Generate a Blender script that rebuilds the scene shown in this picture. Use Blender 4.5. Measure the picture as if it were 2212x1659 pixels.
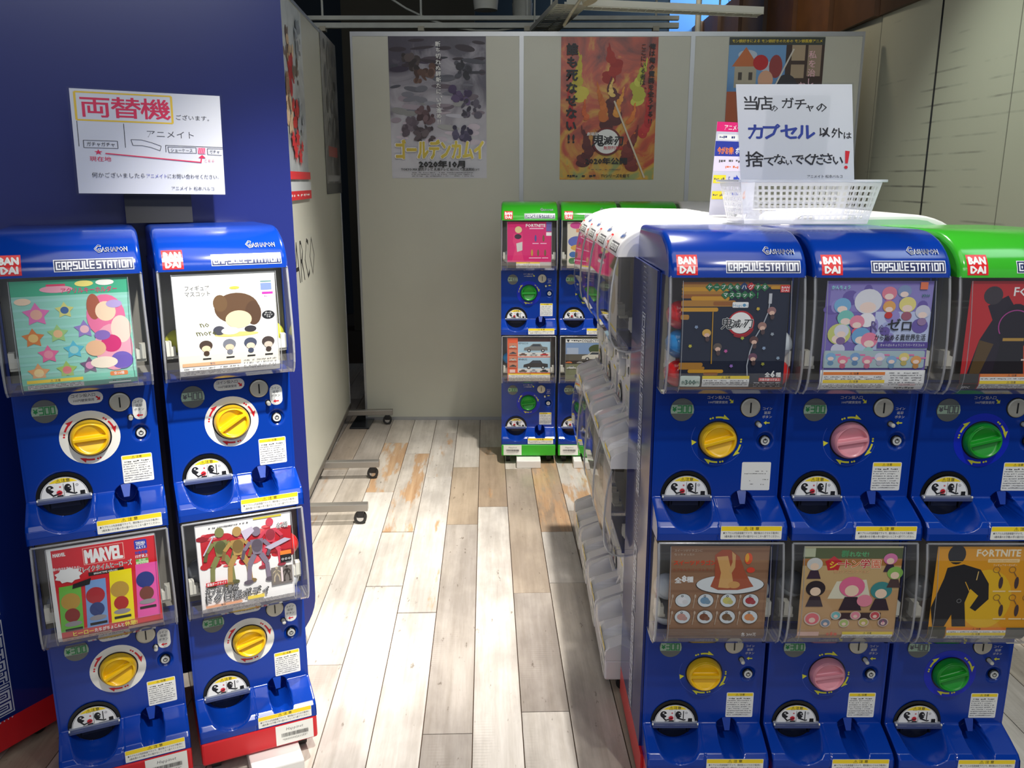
import bpy, bmesh, math, random
from mathutils import Vector, Matrix
random.seed(7)
S = bpy.context.scene
for o in list(bpy.data.objects): bpy.data.objects.remove(o)
COL = S.collection
R = math.radians
# ------------------------------------------------------------------ camera
F_PX, PITCH, CAM_H = 1830.0, 13.5, 1.48
cam = bpy.data.cameras.new('camera'); camo = bpy.data.objects.new('camera', cam); COL.objects.link(camo)
camo.location = (0, 0, CAM_H); camo.rotation_euler = (R(90 - PITCH), 0, 0)
cam.sensor_fit = 'HORIZONTAL'; cam.sensor_width = 36; cam.lens = F_PX / 2212 * 36
cam.clip_start = 0.05; cam.clip_end = 60
S.camera = camo
# ------------------------------------------------------------------ world and lights
W = bpy.data.worlds.new('world'); S.world = W; W.use_nodes = True
W.node_tree.nodes['Background'].inputs[0].default_value = (0.80, 0.86, 1.0, 1)
W.node_tree.nodes['Background'].inputs[1].default_value = 0.42
def spot(name, loc, target, power, angle, blend=0.5, size=0.04, col=(1, 0.955, 0.89)):
    l = bpy.data.lights.new(name, 'SPOT'); l.energy = power; l.spot_size = R(angle); l.spot_blend = blend
    l.shadow_soft_size = size; l.color = col
    o = bpy.data.objects.new(name, l); COL.objects.link(o); o.location = loc
    o.rotation_euler = (Vector(target) - Vector(loc)).to_track_quat('-Z', 'Y').to_euler(); return o
def area(name, loc, target, power, sx, sy, col=(1, 1, 1)):
    l = bpy.data.lights.new(name, 'AREA'); l.energy = power; l.shape = 'RECTANGLE'; l.size = sx; l.size_y = sy; l.color = col
    o = bpy.data.objects.new(name, l); COL.objects.link(o); o.location = loc
    o.rotation_euler = (Vector(target) - Vector(loc)).to_track_quat('-Z', 'Y').to_euler(); return o
spot('spotlight_aisle', (0.35, 0.55, 3.3), (-0.58, 2.48, 0.58), 820, 31, 0.8, 0.05)
spot('spotlight_bank_top', (0.42, 3.30, 3.2), (0.0, 2.85, 0.0), 480, 86, 0.7, 0.035, (1, 0.96, 0.90))
spot('spotlight_right_wall', (1.2, 3.6, 3.3), (2.1, 4.1, 1.1), 100, 60, 0.9, 0.05, (0.93, 1, 0.9))
spot('spotlight_front_row', (1.0, 0.2, 3.4), (0.80, 1.9, 0.8), 130, 64, 0.9, 0.05)
area('ceiling_fill', (0.2, 1.6, 3.9), (0.2, 3.4, 0), 50, 2.6, 2.6, (1, 0.97, 0.92))  # soft fill added for the room's ambient light, no such fixture overhead
area('side_wash', (2.0, 1.6, 3.4), (1.9, 1.9, 0), 14, 0.9, 0.9, (0.80, 0.95, 1))
area('tube_light', (0.6, -0.9, 3.0), (0.6, 2.0, 1.0), 10, 2.4, 0.05, (0.95, 1, 1))
area('tube_light', (0.6, -1.5, 3.0), (0.6, 2.0, 1.0), 10, 2.4, 0.05, (0.95, 1, 1))
spot('fascia_fill', (0.9, 5.6, 3.2), (2.1, 6.0, 2.7), 38, 110, 1.0, 0.1, (1, 0.85, 0.65))  # fill lamp added to brighten the timber boards
spot('fascia_fill', (0.6, 7.6, 3.2), (2.0, 8.6, 2.8), 55, 110, 1.0, 0.1, (1, 0.85, 0.65))  # second added fill, for the far boards that stay black without it
area('blue_wall_light', (2.6, 8.2, 3.8), (2.6, 9.5, 3.2), 70, 1.8, 0.4, (0.45, 0.72, 1.0))
S.view_settings.view_transform = 'Standard'; S.view_settings.look = 'None'
S.view_settings.gamma = 1; S.view_settings.use_curve_mapping = False
S.view_settings.exposure = 0.0
S.cycles.max_bounces = 8; S.cycles.transparent_max_bounces = 24; S.cycles.caustics_refractive = False; S.cycles.caustics_reflective = False

# ------------------------------------------------------------------ materials
def lin(c): return tuple(((x / 255) / 12.92 if x / 255 <= 0.04045 else ((x / 255 + 0.055) / 1.055) ** 2.4) for x in c)
MC = {}
def newmat(name):
    m = bpy.data.materials.new(name); m.use_nodes = True; nt = m.node_tree
    return m, nt, nt.nodes['Principled BSDF']
def mat(name, rgb, rough=0.4, metal=0.0, spec=0.5, bump=0.0, scale=200, vary=0.0):
    if name in MC: return MC[name]
    m, nt, b = newmat(name); c = lin(rgb)
    b.inputs['Base Color'].default_value = (*c, 1); b.inputs['Roughness'].default_value = rough
    b.inputs['Metallic'].default_value = metal; b.inputs['Specular IOR Level'].default_value = spec
    if vary or bump:
        tc = nt.nodes.new('ShaderNodeTexCoord'); n = nt.nodes.new('ShaderNodeTexNoise'); n.inputs['Scale'].default_value = scale
        n.inputs['Detail'].default_value = 4
        nt.links.new(tc.outputs['Object'], n.inputs['Vector'])
        if vary:
            r = nt.nodes.new('ShaderNodeValToRGB'); r.color_ramp.elements[0].position = 0.3; r.color_ramp.elements[1].position = 0.7
            r.color_ramp.elements[0].color = (*[x * (1 - vary) for x in c], 1); r.color_ramp.elements[1].color = (*[min(1, x * (1 + vary)) for x in c], 1)
            nt.links.new(n.outputs['Fac'], r.inputs[0]); nt.links.new(r.outputs[0], b.inputs['Base Color'])
        if bump:
            bp = nt.nodes.new('ShaderNodeBump'); bp.inputs['Strength'].default_value = bump; bp.inputs['Distance'].default_value = 0.001
            nt.links.new(n.outputs['Fac'], bp.inputs['Height']); nt.links.new(bp.outputs[0], b.inputs['Normal'])
    MC[name] = m; return m
def ink(r, g, b): return mat('print_%d_%d_%d' % (r, g, b), (r, g, b), 0.45)
def K(s):  # short colour codes
    return ink(*{'w': (240, 240, 238), 'k': (25, 25, 28), 'r': (205, 30, 45), 'y': (245, 215, 40), 'n': (30, 45, 110), 'g': (30, 130, 70),
                 'd': (90, 90, 95), 'o': (235, 130, 50), 'p': (225, 60, 140), 'b': (60, 110, 190), 'l': (200, 200, 200)}[s])
def clear(name, tint=(0.95, 0.96, 0.97), rough=0.03, boost=1.0, haze=0.0):
    if name in MC: return MC[name]
    m = bpy.data.materials.new(name); m.use_nodes = True; nt = m.node_tree; nt.nodes.clear()
    out = nt.nodes.new('ShaderNodeOutputMaterial'); t = nt.nodes.new('ShaderNodeBsdfTransparent'); t.inputs[0].default_value = (*tint, 1)
    g = nt.nodes.new('ShaderNodeBsdfGlossy'); g.inputs['Roughness'].default_value = rough
    f = nt.nodes.new('ShaderNodeFresnel'); gm = nt.nodes.new('ShaderNodeNewGeometry'); mr = nt.nodes.new('ShaderNodeMapRange')
    mr.inputs['To Min'].default_value = 1.49; mr.inputs['To Max'].default_value = 1 / 1.49; nt.links.new(gm.outputs['Backfacing'], mr.inputs['Value']); nt.links.new(mr.outputs[0], f.inputs['IOR'])
    mu = nt.nodes.new('ShaderNodeMath'); mu.operation = 'MULTIPLY'; mu.inputs[1].default_value = boost; mu.use_clamp = True
    mx = nt.nodes.new('ShaderNodeMixShader')
    nt.links.new(f.outputs[0], mu.inputs[0]); nt.links.new(mu.outputs[0], mx.inputs[0])
    src = t
    if haze:
        d = nt.nodes.new('ShaderNodeBsdfDiffuse'); d.inputs[0].default_value = (0.85, 0.86, 0.88, 1)
        tr = nt.nodes.new('ShaderNodeBsdfTranslucent'); tr.inputs[0].default_value = (0.85, 0.86, 0.88, 1)
        a = nt.nodes.new('ShaderNodeMixShader'); a.inputs[0].default_value = 0.5
        nt.links.new(d.outputs[0], a.inputs[1]); nt.links.new(tr.outputs[0], a.inputs[2])
        h = nt.nodes.new('ShaderNodeMixShader'); h.inputs[0].default_value = haze
        nt.links.new(t.outputs[0], h.inputs[1]); nt.links.new(a.outputs[0], h.inputs[2]); src = h
    nt.links.new(src.outputs[0], mx.inputs[1]); nt.links.new(g.outputs[0], mx.inputs[2]); nt.links.new(mx.outputs[0], out.inputs[0])
    MC[name] = m; return m
BLUE = mat('blue_plastic', (7, 54, 150), 0.16, vary=0.03, scale=3)
BLUE_D = mat('blue_plastic_deep', (5, 40, 120), 0.25)
GREEN = mat('green_plastic', (58, 176, 44), 0.16)
WHITE = mat('white_plastic', (226, 224, 224), 0.22)
MINT = mat('mint_plastic', (176, 205, 186), 0.3)
RED = mat('red_plastic', (205, 32, 40), 0.3)
BLACK = mat('black_plastic', (14, 15, 18), 0.3)
BIN = mat('bin_grey', (160, 157, 148), 0.5)
STEEL = mat('brushed_steel', (200, 196, 180), 0.35, 0.5, bump=0.1, scale=400)
CHROME = mat('chrome', (200, 200, 200), 0.12, 1.0)
CASTER = mat('caster_rubber', (28, 27, 27), 0.5)
CREAM = mat('cream_bracket', (222, 220, 208), 0.4)
YK = mat('yellow_knob', (238, 190, 20), 0.3); PK = mat('pink_knob', (222, 148, 160), 0.3); GK = mat('green_knob', (28, 150, 42), 0.3)
WK = mat('clear_knob', (225, 225, 220), 0.3)
CLEAR = clear('clear_cover', boost=1.3); RIM = clear('cover_rim', (0.86, 0.88, 0.92), 0.12, 2.0, 0.45)
BOARD_BLUE = mat('board_blue', (30, 40, 108), 0.25)
BOARD_SIDE = mat('board_side_blue', (20, 38, 108), 0.10)
BOARD_PRINT = mat('board_print_grey', (205, 210, 220), 0.3)
PANEL = mat('panel_white', (196, 196, 182), 0.35, vary=0.02, scale=4)
ALU = mat('aluminium', (176, 178, 180), 0.35, 0.6)

# ------------------------------------------------------------------ mesh builder
TXT = {}
def glyphs(s, bold):
    k = (s, bold)
    if k not in TXT:
        c = bpy.data.curves.new('t', 'FONT'); c.body = s; c.resolution_u = 1; c.offset = bold
        o = bpy.data.objects.new('t', c); COL.objects.link(o)
        dg = bpy.context.evaluated_depsgraph_get(); me = bpy.data.meshes.new_from_object(o.evaluated_get(dg))
        vs = [(v.co.x, v.co.y) for v in me.vertices]; fs = [tuple(p.vertices) for p in me.polygons]
        bpy.data.objects.remove(o); bpy.data.curves.remove(c); bpy.data.meshes.remove(me)
        TXT[k] = (vs, fs)
    return TXT[k]
class MB:
    def __init__(s): s.v = []; s.f = []; s.m = []; s.sm = []; s.mats = []; s.inc = 0
    def mi(s, m):
        if m not in s.mats: s.mats.append(m)
        return s.mats.index(m)
    def add(s, vs, fs, m, smooth=False):
        n = len(s.v); s.v += [tuple(v) for v in vs]; k = s.mi(m)
        for f in fs: s.f.append(tuple(n + i for i in f)); s.m.append(k); s.sm.append(smooth)
    def box(s, x0, y0, z0, x1, y1, z1, m, bev=0.0, M=None):
        if bev:
            bm = bmesh.new(); bmesh.ops.create_cube(bm, size=1)
            for v in bm.verts: v.co = Vector(((x0 + x1) / 2 + v.co.x * (x1 - x0), (y0 + y1) / 2 + v.co.y * (y1 - y0), (z0 + z1) / 2 + v.co.z * (z1 - z0)))
            bmesh.ops.bevel(bm, geom=list(bm.edges), offset=bev, segments=2, affect='EDGES', profile=0.5)
            vs = [v.co.copy() for v in bm.verts]; bm.verts.index_update(); fs = [tuple(v.index for v in f.verts) for f in bm.faces]; bm.free()
        else:
            vs = [Vector(p) for p in ((x0, y0, z0), (x1, y0, z0), (x1, y1, z0), (x0, y1, z0), (x0, y0, z1), (x1, y0, z1), (x1, y1, z1), (x0, y1, z1))]
            fs = [(0, 3, 2, 1), (4, 5, 6, 7), (0, 1, 5, 4), (1, 2, 6, 5), (2, 3, 7, 6), (3, 0, 4, 7)]
        if M is not None: vs = [M @ v for v in vs]
        s.add(vs, fs, m)
    def tube(s, a, b, r, m, n=12, r2=None, cap=True, smooth=True):
        a, b = Vector(a), Vector(b); r2 = r if r2 is None else r2; d = (b - a).normalized()
        u = d.orthogonal().normalized(); w = d.cross(u); vs = []
        for p, q in ((a, r), (b, r2)):
            for i in range(n):
                t = 2 * math.pi * i / n; vs.append(p + (u * math.cos(t) + w * math.sin(t)) * q)
        s.add(vs, [(i, (i + 1) % n, n + (i + 1) % n, n + i) for i in range(n)], m, smooth)
        if cap: s.add(vs, [tuple(range(n - 1, -1, -1)), tuple(range(n, 2 * n))], m)
    def path(s, pts, r, m, n=6):
        for a, b in zip(pts, pts[1:]): s.tube(a, b, r, m, n)
    def lathe(s, prof, cx, cz, y0, m, n=32, smooth=True):   # prof (radius, forward) around an axis along -y
        vs = []
        for r, h in prof:
            for i in range(n):
                t = 2 * math.pi * i / n; vs.append((cx + r * math.cos(t), y0 - h, cz + r * math.sin(t)))
        fs = []
        for j in range(len(prof) - 1):
            for i in range(n): fs.append((j * n + i, j * n + (i + 1) % n, (j + 1) * n + (i + 1) % n, (j + 1) * n + i))
        s.add(vs, fs, m, smooth)
        if prof[-1][0] > 0: s.add(vs[-n:], [tuple(range(n))], m)
    def build(s, name, parent=None, **tags):
        key = None; me = bpy.data.meshes.new(name); me.from_pydata(s.v, [], s.f)
        for m in s.mats: me.materials.append(m)
        me.polygons.foreach_set('material_index', s.m); me.polygons.foreach_set('use_smooth', s.sm); me.update()
        return link(name, me, parent, **tags)
def link(name, me, parent=None, **tags):
    o = bpy.data.objects.new(name, me); COL.objects.link(o)
    if parent: o.parent = parent
    for k, v in tags.items(): o[k] = v
    return o
def thing(name, label, category, loc=(0, 0, 0), rz=0, group=None):
    o = bpy.data.objects.new(name, None); COL.objects.link(o); o.location = loc; o.rotation_euler = (0, 0, rz)
    o.empty_display_size = 0.1; o['label'] = label; o['category'] = category
    if group: o['group'] = group
    return o
# flat print drawn through a mapping f(u, v, offset) -> 3D
STROKE = {'C': [(1, 1, 0, 1), (0, 1, 0, 0), (0, 0, 1, 0)], 'A': [(0, 0, 0, 1), (0, 1, 1, 1), (1, 1, 1, 0), (0, .42, 1, .42)],
          'P': [(0, 0, 0, 1), (0, 1, 1, 1), (1, 1, 1, .42), (0, .42, 1, .42)], 'S': [(1, 1, 0, 1), (0, 1, 0, .5), (0, .5, 1, .5), (1, .5, 1, 0), (1, 0, 0, 0)],
          'U': [(0, 1, 0, 0), (0, 0, 1, 0), (1, 0, 1, 1)], 'L': [(0, 1, 0, 0), (0, 0, 1, 0)], 'E': [(1, 1, 0, 1), (0, 1, 0, 0), (0, 0, 1, 0), (0, .5, 1, .5)],
          'T': [(0, 1, 1, 1), (.5, 1, .5, 0)], 'I': [(.5, 0, .5, 1)], 'O': [(0, 0, 0, 1), (0, 1, 1, 1), (1, 1, 1, 0), (1, 0, 0, 0)], 'N': [(0, 0, 0, 1), (0, 1, 1, 1), (1, 1, 1, 0)]}
class PR:
    def __init__(s, f, mb=None, step=0.00005, off=0.0003): s.f = f; s.mb = mb or MB(); s.o = off; s.step = step
    def P(s, pts, m, keep=False):
        s.mb.add([s.f(u, v, s.o) for u, v in pts], [tuple(range(len(pts)))], m)
        if not keep: s.o += s.step
    def rect(s, x0, y0, x1, y1, m, nv=1, nu=1, skew=0.0):
        vs = []; fs = []
        for j in range(nv + 1):
            for i in range(nu + 1):
                u = x0 + (x1 - x0) * i / nu; v = y0 + (y1 - y0) * j / nv; vs.append(s.f(u + skew * (v - y0), v, s.o))
        for j in range(nv):
            for i in range(nu):
                a = j * (nu + 1) + i; fs.append((a, a + 1, a + nu + 2, a + nu + 1))
        s.mb.add(vs, fs, m); s.o += s.step
    def rrect(s, x0, y0, x1, y1, r, m):
        pts = []
        for cx, cy, a0 in ((x1 - r, y1 - r, 0), (x0 + r, y1 - r, 90), (x0 + r, y0 + r, 180), (x1 - r, y0 + r, 270)):
            for k in range(5):
                t = R(a0 + 22.5 * k); pts.append((cx + r * math.cos(t), cy + r * math.sin(t)))
        s.P(pts, m)
    def ell(s, cx, cy, rx, ry, m, n=20, a0=0, a1=360, rot=0):
        pts = []
        full = a1 - a0 >= 360
        for i in range(n if full else n + 1):
            t = R(a0 + (a1 - a0) * i / n); x = rx * math.cos(t); y = ry * math.sin(t); c, q = math.cos(R(rot)), math.sin(R(rot))
            pts.append((cx + x * c - y * q, cy + x * q + y * c))
        s.P(pts, m)
    def ring(s, cx, cy, r0, r1, m, n=32, a0=0, a1=360, keep=False):
        vs = []; fs = []
        for i in range(n + 1):
            t = R(a0 + (a1 - a0) * i / n)
            vs += [s.f(cx + r0 * math.cos(t), cy + r0 * math.sin(t), s.o), s.f(cx + r1 * math.cos(t), cy + r1 * math.sin(t), s.o)]
        for i in range(n): fs.append((2 * i, 2 * i + 1, 2 * i + 3, 2 * i + 2))
        s.mb.add(vs, fs, m); s.o += s.step
    def line(s, x0, y0, x1, y1, t, m):
        d = math.hypot(x1 - x0, y1 - y0) or 1; nx, ny = -(y1 - y0) / d * t / 2, (x1 - x0) / d * t / 2
        s.P([(x0 - nx, y0 - ny), (x1 - nx, y1 - ny), (x1 + nx, y1 + ny), (x0 + nx, y0 + ny)], m)
    def star(s, cx, cy, r, m, n=5, q=0.45, rot=90, ry=None):
        pts = []; ry = ry or r
        for i in range(2 * n):
            t = R(rot + 180 / n * i); k = 1 if i % 2 == 0 else q; pts.append((cx + r * k * math.cos(t), cy + ry * k * math.sin(t)))
        n2 = len(pts); vs = [s.f(cx, cy, s.o)] + [s.f(u, v, s.o) for u, v in pts]
        s.mb.add(vs, [(0, 1 + i, 1 + (i + 1) % n2) for i in range(n2)], m); s.o += s.step
    def text(s, t, x, y, size, m, bold=0.0, w=None, al='c', skew=0.0, rot=0, up=1):
        vs, fs = glyphs(t, 0.0 if bold >= 0 else bold)
        if not vs: return
        x0 = min(a for a, b in vs); x1 = max(a for a, b in vs); sx = size if w is None else w / (x1 - x0)
        ax = {'c': (x0 + x1) / 2, 'l': x0, 'r': x1}[al]; c, q = math.cos(R(rot)), math.sin(R(rot)); out = []
        for a, b in vs:
            u = (a - ax) * sx + skew * b * size; v = (b - 0.36) * size * up
            out.append(s.f(x + u * c - v * q, y + u * q + v * c, s.o))
        s.mb.add(out, fs, m); s.o += s.step
        if bold > .004:
            e = bold * .5 * size; dirs = ((1, 1), (-1, 1), (1, -1), (-1, -1)) if bold < .035 else ((1, 1), (-1, 1), (1, -1), (-1, -1), (1.4, 0), (-1.4, 0), (0, 1.4), (0, -1.4))
            s.o -= s.step
            for dx, dy in dirs:
                out2 = []
                for a, b in vs:
                    u = (a - ax) * sx + skew * b * size + dx * e; v = (b - 0.36) * size * up + dy * e
                    out2.append(s.f(x + u * c - v * q, y + u * q + v * c, s.o))
                s.o += s.step * .04
                s.mb.add(out2, fs, m)
            s.o += s.step
    def vtext(s, t, x, y, size, m, bold=0.0, pitch=1.08, up=1):
        t = t.replace('!!', '‼')
        for i, ch in enumerate(t):
            if ch == '‼': s.text('!', x - size * .2, y - up * size * pitch * i, size, m, bold, up=up); s.text('!', x + size * .2, y - up * size * pitch * i, size, m, bold, up=up)
            elif ch == '、': s.text(ch, x + size * .5, y - up * size * pitch * (i - .4), size, m, bold, up=up)
            elif ch == 'ー': s.line(x, y - up * size * pitch * i - size * .4, x, y - up * size * pitch * i + size * .4, size * .12, m)
            else: s.text(ch, x, y - up * size * pitch * i, size, m, bold, up=up)
    def logo(s, x0, y0, w, h, mi, mo, mw, t=None, words='CAPSULE STATION'):
        n = len(words); units = []; cur = 0
        for ch in words:
            if ch == ' ': cur += .25; continue
            wd = .30 if ch == 'I' else .78; units.append((ch, cur, wd)); cur += wd + .46
        k = w / (cur - .46); t = t or h * .15
        for e, m in ((h * .66, mw), (h * .44, mo), (h * .05, mi)):
            for ch, cx, wd in units:
                for a, b, c, d in STROKE[ch]:
                    if ch == 'I': a = c = .5
                    X0, X1 = x0 + (cx + min(a, c) * wd) * k, x0 + (cx + max(a, c) * wd) * k; Y0, Y1 = y0 + min(b, d) * h, y0 + max(b, d) * h; q = (t + e) / 2
                    nv = max(1, int((Y1 - Y0 + 2 * q) / .0022)); vs = []
                    for j in range(nv + 1): yy = Y0 - q + (Y1 - Y0 + 2 * q) * j / nv; vs += [s.f(X0 - q, yy, s.o), s.f(X1 + q, yy, s.o)]
                    s.mb.add(vs, [(2 * j, 2 * j + 1, 2 * j + 3, 2 * j + 2) for j in range(nv)], m)
                    s.o += 0.000002
            s.o += 0.0002
    def dashes(s, x0, y, x1, h, m, seed=0, dens=.7):
        rd = random.Random(seed); x = x0; i = 0
        while x < x1:
            w = h * rd.uniform(.5, 1.2)
            if rd.random() < dens:
                k = rd.uniform(.35, .9) * h; yy = y + rd.uniform(-.15, .15) * h
                s.mb.add([s.f(x, yy - k / 2, s.o), s.f(min(x + w, x1), yy - k / 2, s.o), s.f(min(x + w, x1), yy + k / 2, s.o), s.f(x, yy + k / 2, s.o)], [(0, 1, 2, 3)], m)
            x += w + h * .25
        s.o += s.step

# ------------------------------------------------------------------ capsule machine
K_LOW, TIER = 0.317, 0.592
HW = 0.1445                                    # half width of the body
PROT = [(-0.2055, .090), (-0.190, .0905), (-0.176, .088), (-0.166, .078), (-0.150, .038), (-0.1385, .004), (-0.136, 0), (.14, 0)]
def prot(z):
    for (a, p), (b, q) in zip(PROT, PROT[1:]):
        if z <= b: return p + (q - p) * max(0, (z - a)) / (b - a)
    return 0.0
def sst(a, b, x):
    t = min(1, max(0, (x - a) / (b - a))); return t * t * (3 - 2 * t)
def front_y(x, z):                             # local z from the knob; returns forward distance
    p = prot(z)
    # big scoop under the flap
    r = math.hypot((x + .066) / .0575, (z + .131) / .0575)
    if r < 1: p = p + (-.009 - p) * sst(1.0, .90, r)
    # coin return recess
    r = math.hypot((x - .062) / .0275, (z + .1535) / .0325)
    if r < 1: p = p + (-.050 - p) * sst(1.0, .90, r)
    # lock recess
    r = math.hypot(x - .107, z + .002)
    if r < .020: p = p - .006 * sst(.020, .015, r)
    # panel split line between scoop and return side
    if z < -.137 and abs(x + .0085 - .1 * (z + .2)) < .0011: p -= .003
    return p
MESH = {}
def cached(key, fn, name, parent, **tags):
    if key not in MESH:
        o = fn(); MESH[key] = o.data; bpy.data.objects.remove(o)
    return link(name, MESH[key], parent, **tags)
def front_panel(body):
    def fn():
        mb = MB(); nx = 130; z0, z1 = -.2055, .14; vs = []; fs = []
        zs = [z0 + .0011 * j for j in range(88)]; zz = zs[-1]; zs += [zz + (z1 - zz) * j / 70 for j in range(1, 71)]; nz = len(zs) - 1
        for z in zs:
            for i in range(nx + 1):
                x = -HW + 2 * HW * i / nx; e = min(1, (HW - abs(x)) / .006); p = front_y(x, z) - .003 * (1 - e) ** 2
                vs.append((x, -p, z))
        for j in range(nz):
            for i in range(nx):
                a = j * (nx + 1) + i; fs.append((a, a + 1, a + nx + 2, a + nx + 1))
        mb.add(vs, fs, body, True)
        # side returns and underside
        for sx in (-1, 1):
            v2 = []
            for z, p in PROT: v2 += [(sx * HW, -p, z), (sx * HW, .001, z)]
            mb.add(v2, [(2 * i, 2 * i + 1, 2 * i + 3, 2 * i + 2) for i in range(len(PROT) - 1)], body)
        mb.add([(-HW, -.09, z0), (HW, -.09, z0), (HW, .02, z0), (-HW, .02, z0)], [(0, 1, 2, 3)], body)
        return mb.build('p')
    return fn
WIN = [(.088, .377), (.096, .342), (.102, .30), (.1055, .25), (.1065, .205), (.105, .178), (.101, .156), (.093, .139), (.080, .128), (.060, .123), (.0, .122)]
def winp(z, ins=0.0):
    for (p, a), (q, b) in zip(WIN, WIN[1:]):
        if z >= b: return (q + (p - q) * (z - b) / (a - b)) - ins
    return WIN[-2][0] - ins
def win_w(z): return .1418 + .0022 * sst(.34, .17, z)
def window_cover():
    mb = MB(); r = .007; secs = [(-1, r), (-1, r * .35), (-1, 0), (1, 0), (1, r * .35), (1, r)]; xo = [0, .3, 1, 1, .3, 0]
    vs = []; n = len(WIN)
    for (sg, ins), q in zip(secs, xo):
        for p, z in WIN: vs.append((sg * (win_w(z) - r * q), -max(p - ins, 0), z + (ins if z < .13 else 0)))
    lip = clear('cover_lip', (.92, .93, .95), .06, 2.0, .09)
    for i in range(len(secs) - 1):
        for j in range(n - 1):
            mb.add([vs[i * n + j], vs[i * n + j + 1], vs[(i + 1) * n + j + 1], vs[(i + 1) * n + j]], [(0, 1, 2, 3)], CLEAR if j < 5 and i == 2 else lip, True)
    for sg, ins in (secs[0], secs[-1]):
        mb.add([(sg * win_w(z), -max(p - ins, 0), z + (ins if z < .13 else 0)) for p, z in WIN] + [(sg * .1418, .0, .377)], [tuple(range(n + 1))], clear('side_pane', (.95, .94, .92), .06, 1.3, .10))
    return mb.build('p')
def window_rim():
    mb = MB(); L_ = [(-win_w(z) + .0028, -max(p - .002, 0), z + .001) for p, z in WIN]; mb.path(L_[::-1] + [(-x, y, z) for x, y, z in L_], .0026, RIM, 8)
    return mb.build('p')
def card_rail(s):
    def fn():
        mb = MB(); mb.path([(s * .112, -winp(z, .003), z) for z in (.37, .28, .2, .165, .15, .14, .132)] + [(s * .112, -.03, .129)], .0009, RIM, 5); return mb.build('p')
    return fn
def bin_liner():
    mb = MB(); w = .139; z0, z1 = .131, .376
    v = [(-w, 0, z0), (w, 0, z0), (w, 0, z1), (-w, 0, z1), (-w, .03, z0 + .02), (w, .03, z0 + .02), (w, .03, z1), (-w, .03, z1)]
    mb.add(v, [(0, 1, 5, 4), (1, 2, 6, 5), (2, 3, 7, 6), (3, 0, 4, 7), (4, 5, 6, 7)], BIN)
    mb.box(-.13, -.05, .128, .13, .0, .135, BLUE_D)
    return mb.build('p')
def brackets(s):
    mb = MB()
    if 1:
        mb.box(s * .122 - .012, -.045, .175, s * .122 + .012, -.02, .182, CREAM); mb.box(s * .128 - .006, -.05, .182, s * .128 + .006, -.028, .215, CREAM)
        mb.box(s * .118 - .004, -.05, .182, s * .118 + .004, -.03, .203, CREAM)
    return mb.build('p')
def knob_mesh(m):
    def fn():
        mb = MB(); RR = .0385; ys = [0, .0015, .003, .0036, .0048, .006, .0072, .009, .012, .0155, .019, .0225, .026, .0285, .030, .0315, .0330, .0345, .036, .0372, .0382, .03849]
        ys = [-y for y in ys[:0:-1]] + ys; nx = 36; vs = []; fs = []
        def h(x, y):
            r = math.hypot(x, y); base = .020 - .004 * sst(.0350, .0385, r); e = abs(y)
            dish = .011 * sst(.0030, .0072, e) * sst(.0345, .0305, r) * (.30 + .70 * sst(.033, .006, e)); return base - dish
        for y in ys:
            w = math.sqrt(max(0, RR * RR - y * y))
            for i in range(nx + 1): x = -w * math.cos(math.pi * i / nx); vs.append((x, -h(x, y), y))
        for j in range(len(ys) - 1):
            for i in range(nx): a = j * (nx + 1) + i; fs.append((a, a + 1, a + nx + 2, a + nx + 1))
        mb.add(vs, fs, m, True)
        mb.lathe([(.0420, 0), (.0412, .010), (.0384, .0162)], 0, 0, 0, m, 48)
        mb.f.pop(); mb.m.pop(); mb.sm.pop()
        return mb.build('p')
    return fn
def face_map(u, v, o): return (u, -o, v)
def tray_map(u, v, o): return (u, -(.0905 + o), v)
ARROW_Y = mat('arrow_yellow', (226, 222, 60), 0.4); ARROW_R = mat('arrow_red', (215, 30, 45), 0.4)
STICK = mat('sticker_white', (235, 235, 228), 0.4); FINE = mat('fine_line', (70, 95, 190), 0.4)
def dial(style, rot):
    """printed ring with turning arrows round the knob"""
    def fn():
        p = PR(face_map); k = 'r' if style == 'ring' else 'y'
        if style == 'ring': p.ring(0, 0, .043, .063, STICK, 48)
        elif style == 'blue': p.ring(0, 0, .043, .063, mat('dial_blue', (10, 40, 190), .3), 48)
        else:
            p.ring(0, 0, .0595, .0603, FINE, 48, 150 + rot, 345 + rot)
        m = ARROW_R if k == 'r' else ARROW_Y
        p.ring(0, 0, .0425, .0452, BLACK, 48)
        for a in (88, -22, -98) if style == 'tri' else (150, 30, -95):
            a += rot
            p.ring(0, 0, .0508, .0550, m, 8, a - 12, a + 10)
            for q in (17, 23): p.ell(.053 * math.cos(R(a + q)), .053 * math.sin(R(a + q)), .0023, .0023, m, 10)
            t = R(a - 25); b = R(a - 9)
            p.P([(.053 * math.cos(t), .053 * math.sin(t)), (.0500 * math.cos(b), .0500 * math.sin(b)), (.0605 * math.cos(b), .0605 * math.sin(b))][::-1], m)
        if style == 'tri':
            a = R(186 + rot); p.star(.0555 * math.cos(a), .0555 * math.sin(a), .0075, m, 3, .5, 6 + rot)
        return p.mb.build('p')
    return fn
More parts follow.
